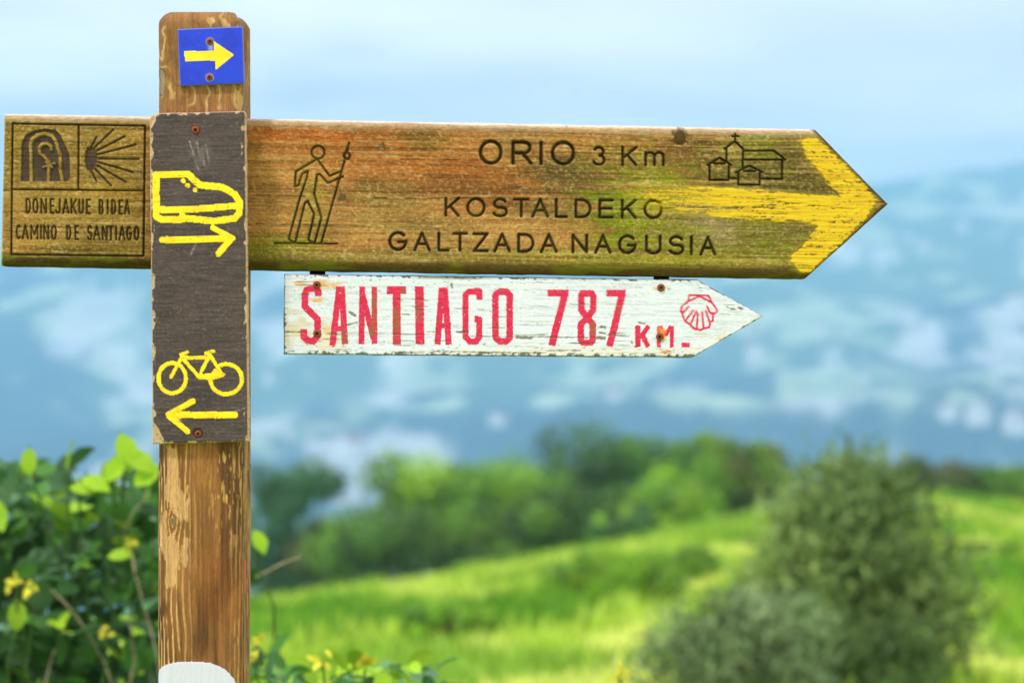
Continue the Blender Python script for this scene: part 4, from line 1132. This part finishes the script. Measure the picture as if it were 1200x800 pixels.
# --- leafy thicket just behind the post
leaf_cols = {"leaf_dark": lin(54, 92, 46), "leaf_mid": lin(78, 128, 52), "leaf_pale": lin(104, 146, 104), "leaf_young": lin(150, 190, 46), "leaf_yellow": lin(214, 208, 72)}
leaf_mats = {k: plain_mat(k, v, 0.6, 0.2, var=.18, scale=25, transl=.3, objrand=.28) for k, v in leaf_cols.items()}
leaf_meshes = {}
for k, m in leaf_mats.items():
    o = mk("leaf", LEAF_V, [LEAF_T], m); leaf_meshes[k] = o.data; bpy.data.objects.remove(o)
def at(px, py, y):
    k = (y + DIST) / FPX
    return Vector(((px - 600) * k, y, CAMZ + (400 - py) * k))
def thicket(name, label, x0, x1, y0, y1, ztop, n, seed, kinds, weights, base, flowers=(), stems=(), extra=(), size=.066, limit=285, zlow=-0.02, sub=False):
    rg = np.random.default_rng(seed); rd = random.Random(seed)
    gz = float(ground_z(np.array(base[0]), np.array(base[1])))
    root = empty(name, (base[0], base[1], gz)); tag(root, label, "shrub")
    P = np.stack([rg.uniform(x0, x1, n * 2), rg.uniform(y0, y1, n * 2), np.zeros(n * 2)], 1)
    pxs = 600 + P[:, 0] * FPX / (P[:, 1] + DIST)
    top = ztop(pxs) + 26 * (fbm(P[:, 0] * 9, P[:, 1] * 6, 3, seed) - .5) * 2 + 46 * ((P[:, 1] - y0) / (y1 - y0)) * (1 - 0.9)
    zt = CAMZ + (400 - top) * (P[:, 1] + DIST) / FPX
    fr = rg.random(n * 2) ** .62
    P[:, 2] = gz + zlow + (zt - gz - zlow) * fr
    keep = fbm(P[:, 0] * 7 + P[:, 1] * 5, P[:, 2] * 7, 3, seed + 3) > .36
    P, fr, pxs = P[keep][:n], fr[keep][:n], pxs[keep][:n]
    n = len(P)
    nrm = np.stack([rg.normal(size=n) * .6, -0.5 + rg.normal(size=n) * .6, .8 + rg.normal(size=n) * .4], 1)
    d = np.stack([rg.normal(size=n), rg.normal(size=n), rg.normal(size=n) * .5 - .15], 1)
    sz = rg.uniform(.65, 1.35, n) * size
    pys = 400 - (P[:, 2] - CAMZ) * FPX / (P[:, 1] + DIST)
    vis = (pxs > -12) & (pxs < 1210) & (pys < 815) & ~((pxs > 196) & (pxs < 284))
    order = np.argsort(np.where(vis, P[:, 1] - sz * 4, 99))
    single = np.zeros(n, bool); single[order[:limit]] = True; single &= vis
    w = np.array(weights, float)
    kind = np.empty(n, int)
    for i in range(n):
        ww = w.copy()
        if fr[i] > .93: ww[3] *= 9.0
        elif fr[i] < .8: ww[3] *= .35
        kind[i] = rg.choice(len(kinds), p=ww / ww.sum())
    Fm = rot_frames(d, nrm)
    pinv = Matrix.Translation(-root.location)
    for i in np.nonzero(single)[0]:
        o = bpy.data.objects.new("leaf", leaf_meshes[kinds[kind[i]]]); COL.objects.link(o)
        m = Matrix(((*(Fm[i, :, 0] * sz[i]), P[i, 0]), (*(Fm[i, :, 1] * sz[i]), P[i, 1]), (*(Fm[i, :, 2] * sz[i]), P[i, 2]), (0, 0, 0, 1)))
        o.parent = root; o.matrix_parent_inverse = pinv; o.matrix_basis = m
    rest = ~single
    cc = np.array([leaf_cols[k] for k in kinds])[kind] * rg.uniform(.72, 1.28, (n, 1))
    if rest.sum() > 0:
        V, T, C = scatter(LEAF_V, LEAF_T, P[rest], d[rest], nrm[rest], sz[rest], cc[rest])
        o = mk("foliage", V, [T], M_LEAF, root, C); o["kind"] = "stuff"
    # stems from the ground up into the leaves
    for k in range(14):
        t = P[rd.randrange(n)].copy(); t[2] = gz + (t[2] - gz) * .72
        a = (base[0] + rd.uniform(-.5, .5) * (x1 - x0) * .5, rd.uniform(y0, y1), gz - .08)
        v, f = tube(wiggle(a, t, 7, .10, rd), [.006 * (1 - .1 * i) for i in range(8)], 6)
        mk("stem", v, [f], M_BARK, root)
    for pts, y, r in stems:
        pp = [at(a, b, y) for a, b in pts]
        v, f = tube(pp, [r * (1 - .5 * i / len(pp)) for i in range(len(pp))], 7)
        mk("stem", v, [f], M_STEM, root)
    for ex, ey, es in extra:
        c = at(ex, ey, y0 - .05); a = rd.uniform(-2.6, .2)
        d1 = np.array([[math.cos(a), -.25, math.sin(a)]]); n1 = np.array([[rd.gauss(0, .3), -.7, .75]])
        f1 = rot_frames(d1, n1)[0] * es
        o = bpy.data.objects.new("leaf", leaf_meshes["leaf_young"]); COL.objects.link(o)
        c = c - Vector(f1[0]) * .5
        o.parent = root; o.matrix_parent_inverse = pinv
        o.matrix_basis = Matrix(((*f1[:, 0], c.x), (*f1[:, 1], c.y), (*f1[:, 2], c.z), (0, 0, 0, 1)))
        st = c + Vector((rd.uniform(-.05, .05), .12, -.28))
        v, f = tube(wiggle(st, c, 4, .01, rd), [.0022] * 5, 5); mk("stalk", v, [f], M_STALK, root)
    for fx, fy, y, s in flowers:
        c = at(fx, fy, y); V = []; T = []
        for k in range(6):
            a = k * math.pi / 3 + rd.random()
            dd = np.array([[rd.gauss(0, 1), rd.gauss(-.4, .6), rd.gauss(.3, 1)]]); nn = np.array([[rd.gauss(0, .6), -1, rd.gauss(.3, .6)]])
            v, t_, _ = scatter(LEAF_V, LEAF_T, np.array([tuple(c + Vector((rd.gauss(0, .5) * s, 0, rd.gauss(0, .5) * s)))]), dd, nn, np.array([s * 1.25]), np.zeros((1, 3)))
            T.append(t_ + len(V) * len(LEAF_V)); V.append(v)
        mk("blossom", np.concatenate(V), [np.concatenate(T)], leaf_mats["leaf_yellow"], root)
        st = at(fx + rd.uniform(-10, 10), fy + 120, y + .03)
        v, f = tube(wiggle(st, c, 4, .01, rd), [.002] * 5, 5); mk("stalk", v, [f], M_STALK, root)
    return root
KINDS = ["leaf_dark", "leaf_mid", "leaf_pale", "leaf_young"]
left_top = lambda p: np.interp(p, [-400, -60, 0, 30, 60, 90, 120, 150, 185, 230, 270, 300, 340], [590, 560, 542, 524, 536, 552, 540, 530, 550, 590, 625, 650, 700])
thicket("leafy_shrub", "dense dark green broad-leaved shrub with yellow tips behind the post", -1.95, -0.62, 2.1, 3.3, left_top, 7200, 5, KINDS, [5.6, 4.4, 1.8, .35], (-1.25, 3.0, 0),
        flowers=[(20, 684, 2.05, .016), (34, 690, 2.05, .014), (158, 638, 2.05, .013), (124, 745, 2.05, .013)],
        extra=[(148, 528, .075), (164, 540, .07), (135, 548, .06), (112, 566, .06), (96, 572, .05), (34, 540, .055), (140, 650, .05), (304, 634, .05), (172, 556, .06), (20, 720, .06)],
        stems=[([(154, 645), (158, 670), (166, 700), (176, 735), (184, 768), (190, 810)], 2.1, .0022), ([(60, 690), (84, 714), (104, 742), (122, 775), (136, 815)], 2.1, .002), ([(176, 578), (158, 596), (148, 616), (143, 634)], 2.1, .002), ([(150, 815), (158, 770), (152, 730)], 2.1, .002), ([(50, 815), (58, 780), (64, 760)], 2.1, .002), ([(300, 676), (330, 660), (352, 652)], 2.1, .002)])
low_top = lambda p: np.interp(p, [200, 290, 310, 340, 380, 420, 450, 500, 520, 560, 640], [784, 784, 776, 782, 774, 782, 776, 772, 784, 812, 850])
thicket("low_plant", "low blue-green plant with yellow blossoms just in front of the meadow", -0.52, 0.10, 1.3, 2.1, low_top, 2600, 9, KINDS, [3, 3, 3, 1.0], (-0.25, 1.7, 0),
        flowers=[(302, 756, 1.3, .014), (378, 774, 1.35, .014), (428, 784, 1.3, .015), (725, 786, 1.6, .011), (728, 796, 1.6, .012)], size=.05, limit=200)

# ------------------------------------------------------------------ far houses on the hillside
M_WALL = plain_mat("limewash", (0.82, 0.80, 0.76), .8, .2, var=.06, scale=.3)
M_ROOF = plain_mat("clay_tile", lin(150, 84, 58), .85, .2, var=.2, scale=.4)
M_PANE = plain_mat("window_glass", (0.05, .06, .07), .2, .5, var=.2, scale=.4)
def house(px, py, w, d, h, rz, label):
    dirv = np.array([(px - 600) / FPX, 1.0, (400 - py) / FPX])
    t = np.arange(1000, 4590, 4.0)
    X = dirv[0] * t; Y = dirv[1] * t - DIST; Z = CAMZ + dirv[2] * t
    hit = np.nonzero(Z < hill_z(X, Y))[0]
    i = hit[0] if len(hit) else len(t) - 1
    x, y = X[i], Y[i]; z = float(hill_z(np.array(x), np.array(y)))
    root = empty("house", (x, y, z)); tag(root, label, "house", "houses scattered over the far hillside")
    ca, sa = math.cos(rz), math.sin(rz)
    W = lambda p: [(x + a * ca - b * sa, y + a * sa + b * ca, z + c) for a, b, c in p]
    a, b = w / 2, d / 2; rh = w * .28
    wall = mk("wall", W([(-a, -b, -4), (a, -b, -4), (a, b, -4), (-a, b, -4), (-a, -b, h), (a, -b, h), (a, b, h), (-a, b, h), (0, -b, h + rh), (0, b, h + rh)]), [np.array([(0, 1, 5, 4), (1, 2, 6, 5), (2, 3, 7, 6), (3, 0, 4, 7)]), np.array([(4, 5, 8), (6, 7, 9)])], M_WALL, root, smooth=False)
    e = .6; th = .3; sl = rh / a
    for s in (-1, 1):
        p = [(0, -b - e, h + rh + .05), (s * (a + e), -b - e, h - e * sl + .05), (s * (a + e), b + e, h - e * sl + .05), (0, b + e, h + rh + .05)]
        p += [(q[0], q[1], q[2] + th) for q in p]
        mk("roof", W(p), [np.array([(0, 1, 2, 3), (4, 7, 6, 5), (0, 4, 5, 1), (1, 5, 6, 2), (2, 6, 7, 3), (3, 7, 4, 0)])], M_ROOF, root, smooth=False)
    for fx in (-.5, .5):
        for fz in (.25, .68):
            cx, cz = fx * a, fz * h; q = .7
            p = [(cx - q, -b - .06, cz - .8), (cx + q, -b - .06, cz - .8), (cx + q, -b - .06, cz + .8), (cx - q, -b - .06, cz + .8)]
            p += [(u[0], -b + .05, u[2]) for u in p]
            mk("window", W(p), [np.array([(0, 1, 2, 3), (0, 4, 5, 1), (1, 5, 6, 2), (2, 6, 7, 3), (3, 7, 4, 0)])], M_PANE, root, smooth=False)
HL = "white gabled house with clay roof, blurred among the far slopes"
hr = random.Random(3)
for (px, py, s) in ((1148, 493, 1.3), (1112, 489, 1.0), (1188, 503, 1.2), (1196, 506, 1.0), (885, 419, 1.2), (879, 394, .9), (410, 534, 1.3), (1193, 361, 1.3), (1090, 384, .8), (318, 449, .9), (722, 466, .8), (1012, 447, .7), (1082, 292, 1.0), (1128, 270, 1.0), (1066, 282, .8), (585, 498, .8), (1160, 420, .8), (60, 372, .9), (960, 392, .7)):
    house(px, py, 15 * s, 20 * s, 9 * s, hr.uniform(-.6, .6), HL)

# ------------------------------------------------------------------ haze in the valley air
zt = float(max(HZ.max(), GZ.max())) + 15
zb = float(min(HZ.min(), GZ.min())) - 1.0
xm = float(np.abs(HX).max()) + 40; ya = -60.0; yb = float(HY.max()) + 40
V = [(-xm, ya, zb), (xm, ya, zb), (xm, yb, zb), (-xm, yb, zb), (-xm, ya, zt), (xm, ya, zt), (xm, yb, zt), (-xm, yb, zt)]
mh = bpy.data.materials.new("haze_air"); mh.use_nodes = True
t = mh.node_tree; t.nodes.clear()
o = N(t, "ShaderNodeOutputMaterial"); pv = N(t, "ShaderNodeVolumePrincipled")
pv.inputs["Color"].default_value = (0.34, 0.68, 1.0, 1)
pv.inputs["Density"].default_value = 0.00037
pv.inputs["Anisotropy"].default_value = 0.0
t.links.new(pv.outputs[0], o.inputs["Volume"])
haze = mk("haze", V, [np.array([(0, 3, 2, 1), (4, 5, 6, 7), (0, 1, 5, 4), (1, 2, 6, 5), (2, 3, 7, 6), (3, 0, 4, 7)])], mh, smooth=False)
tag(haze, "thin blue haze filling the valley air", "haze", kind="stuff")
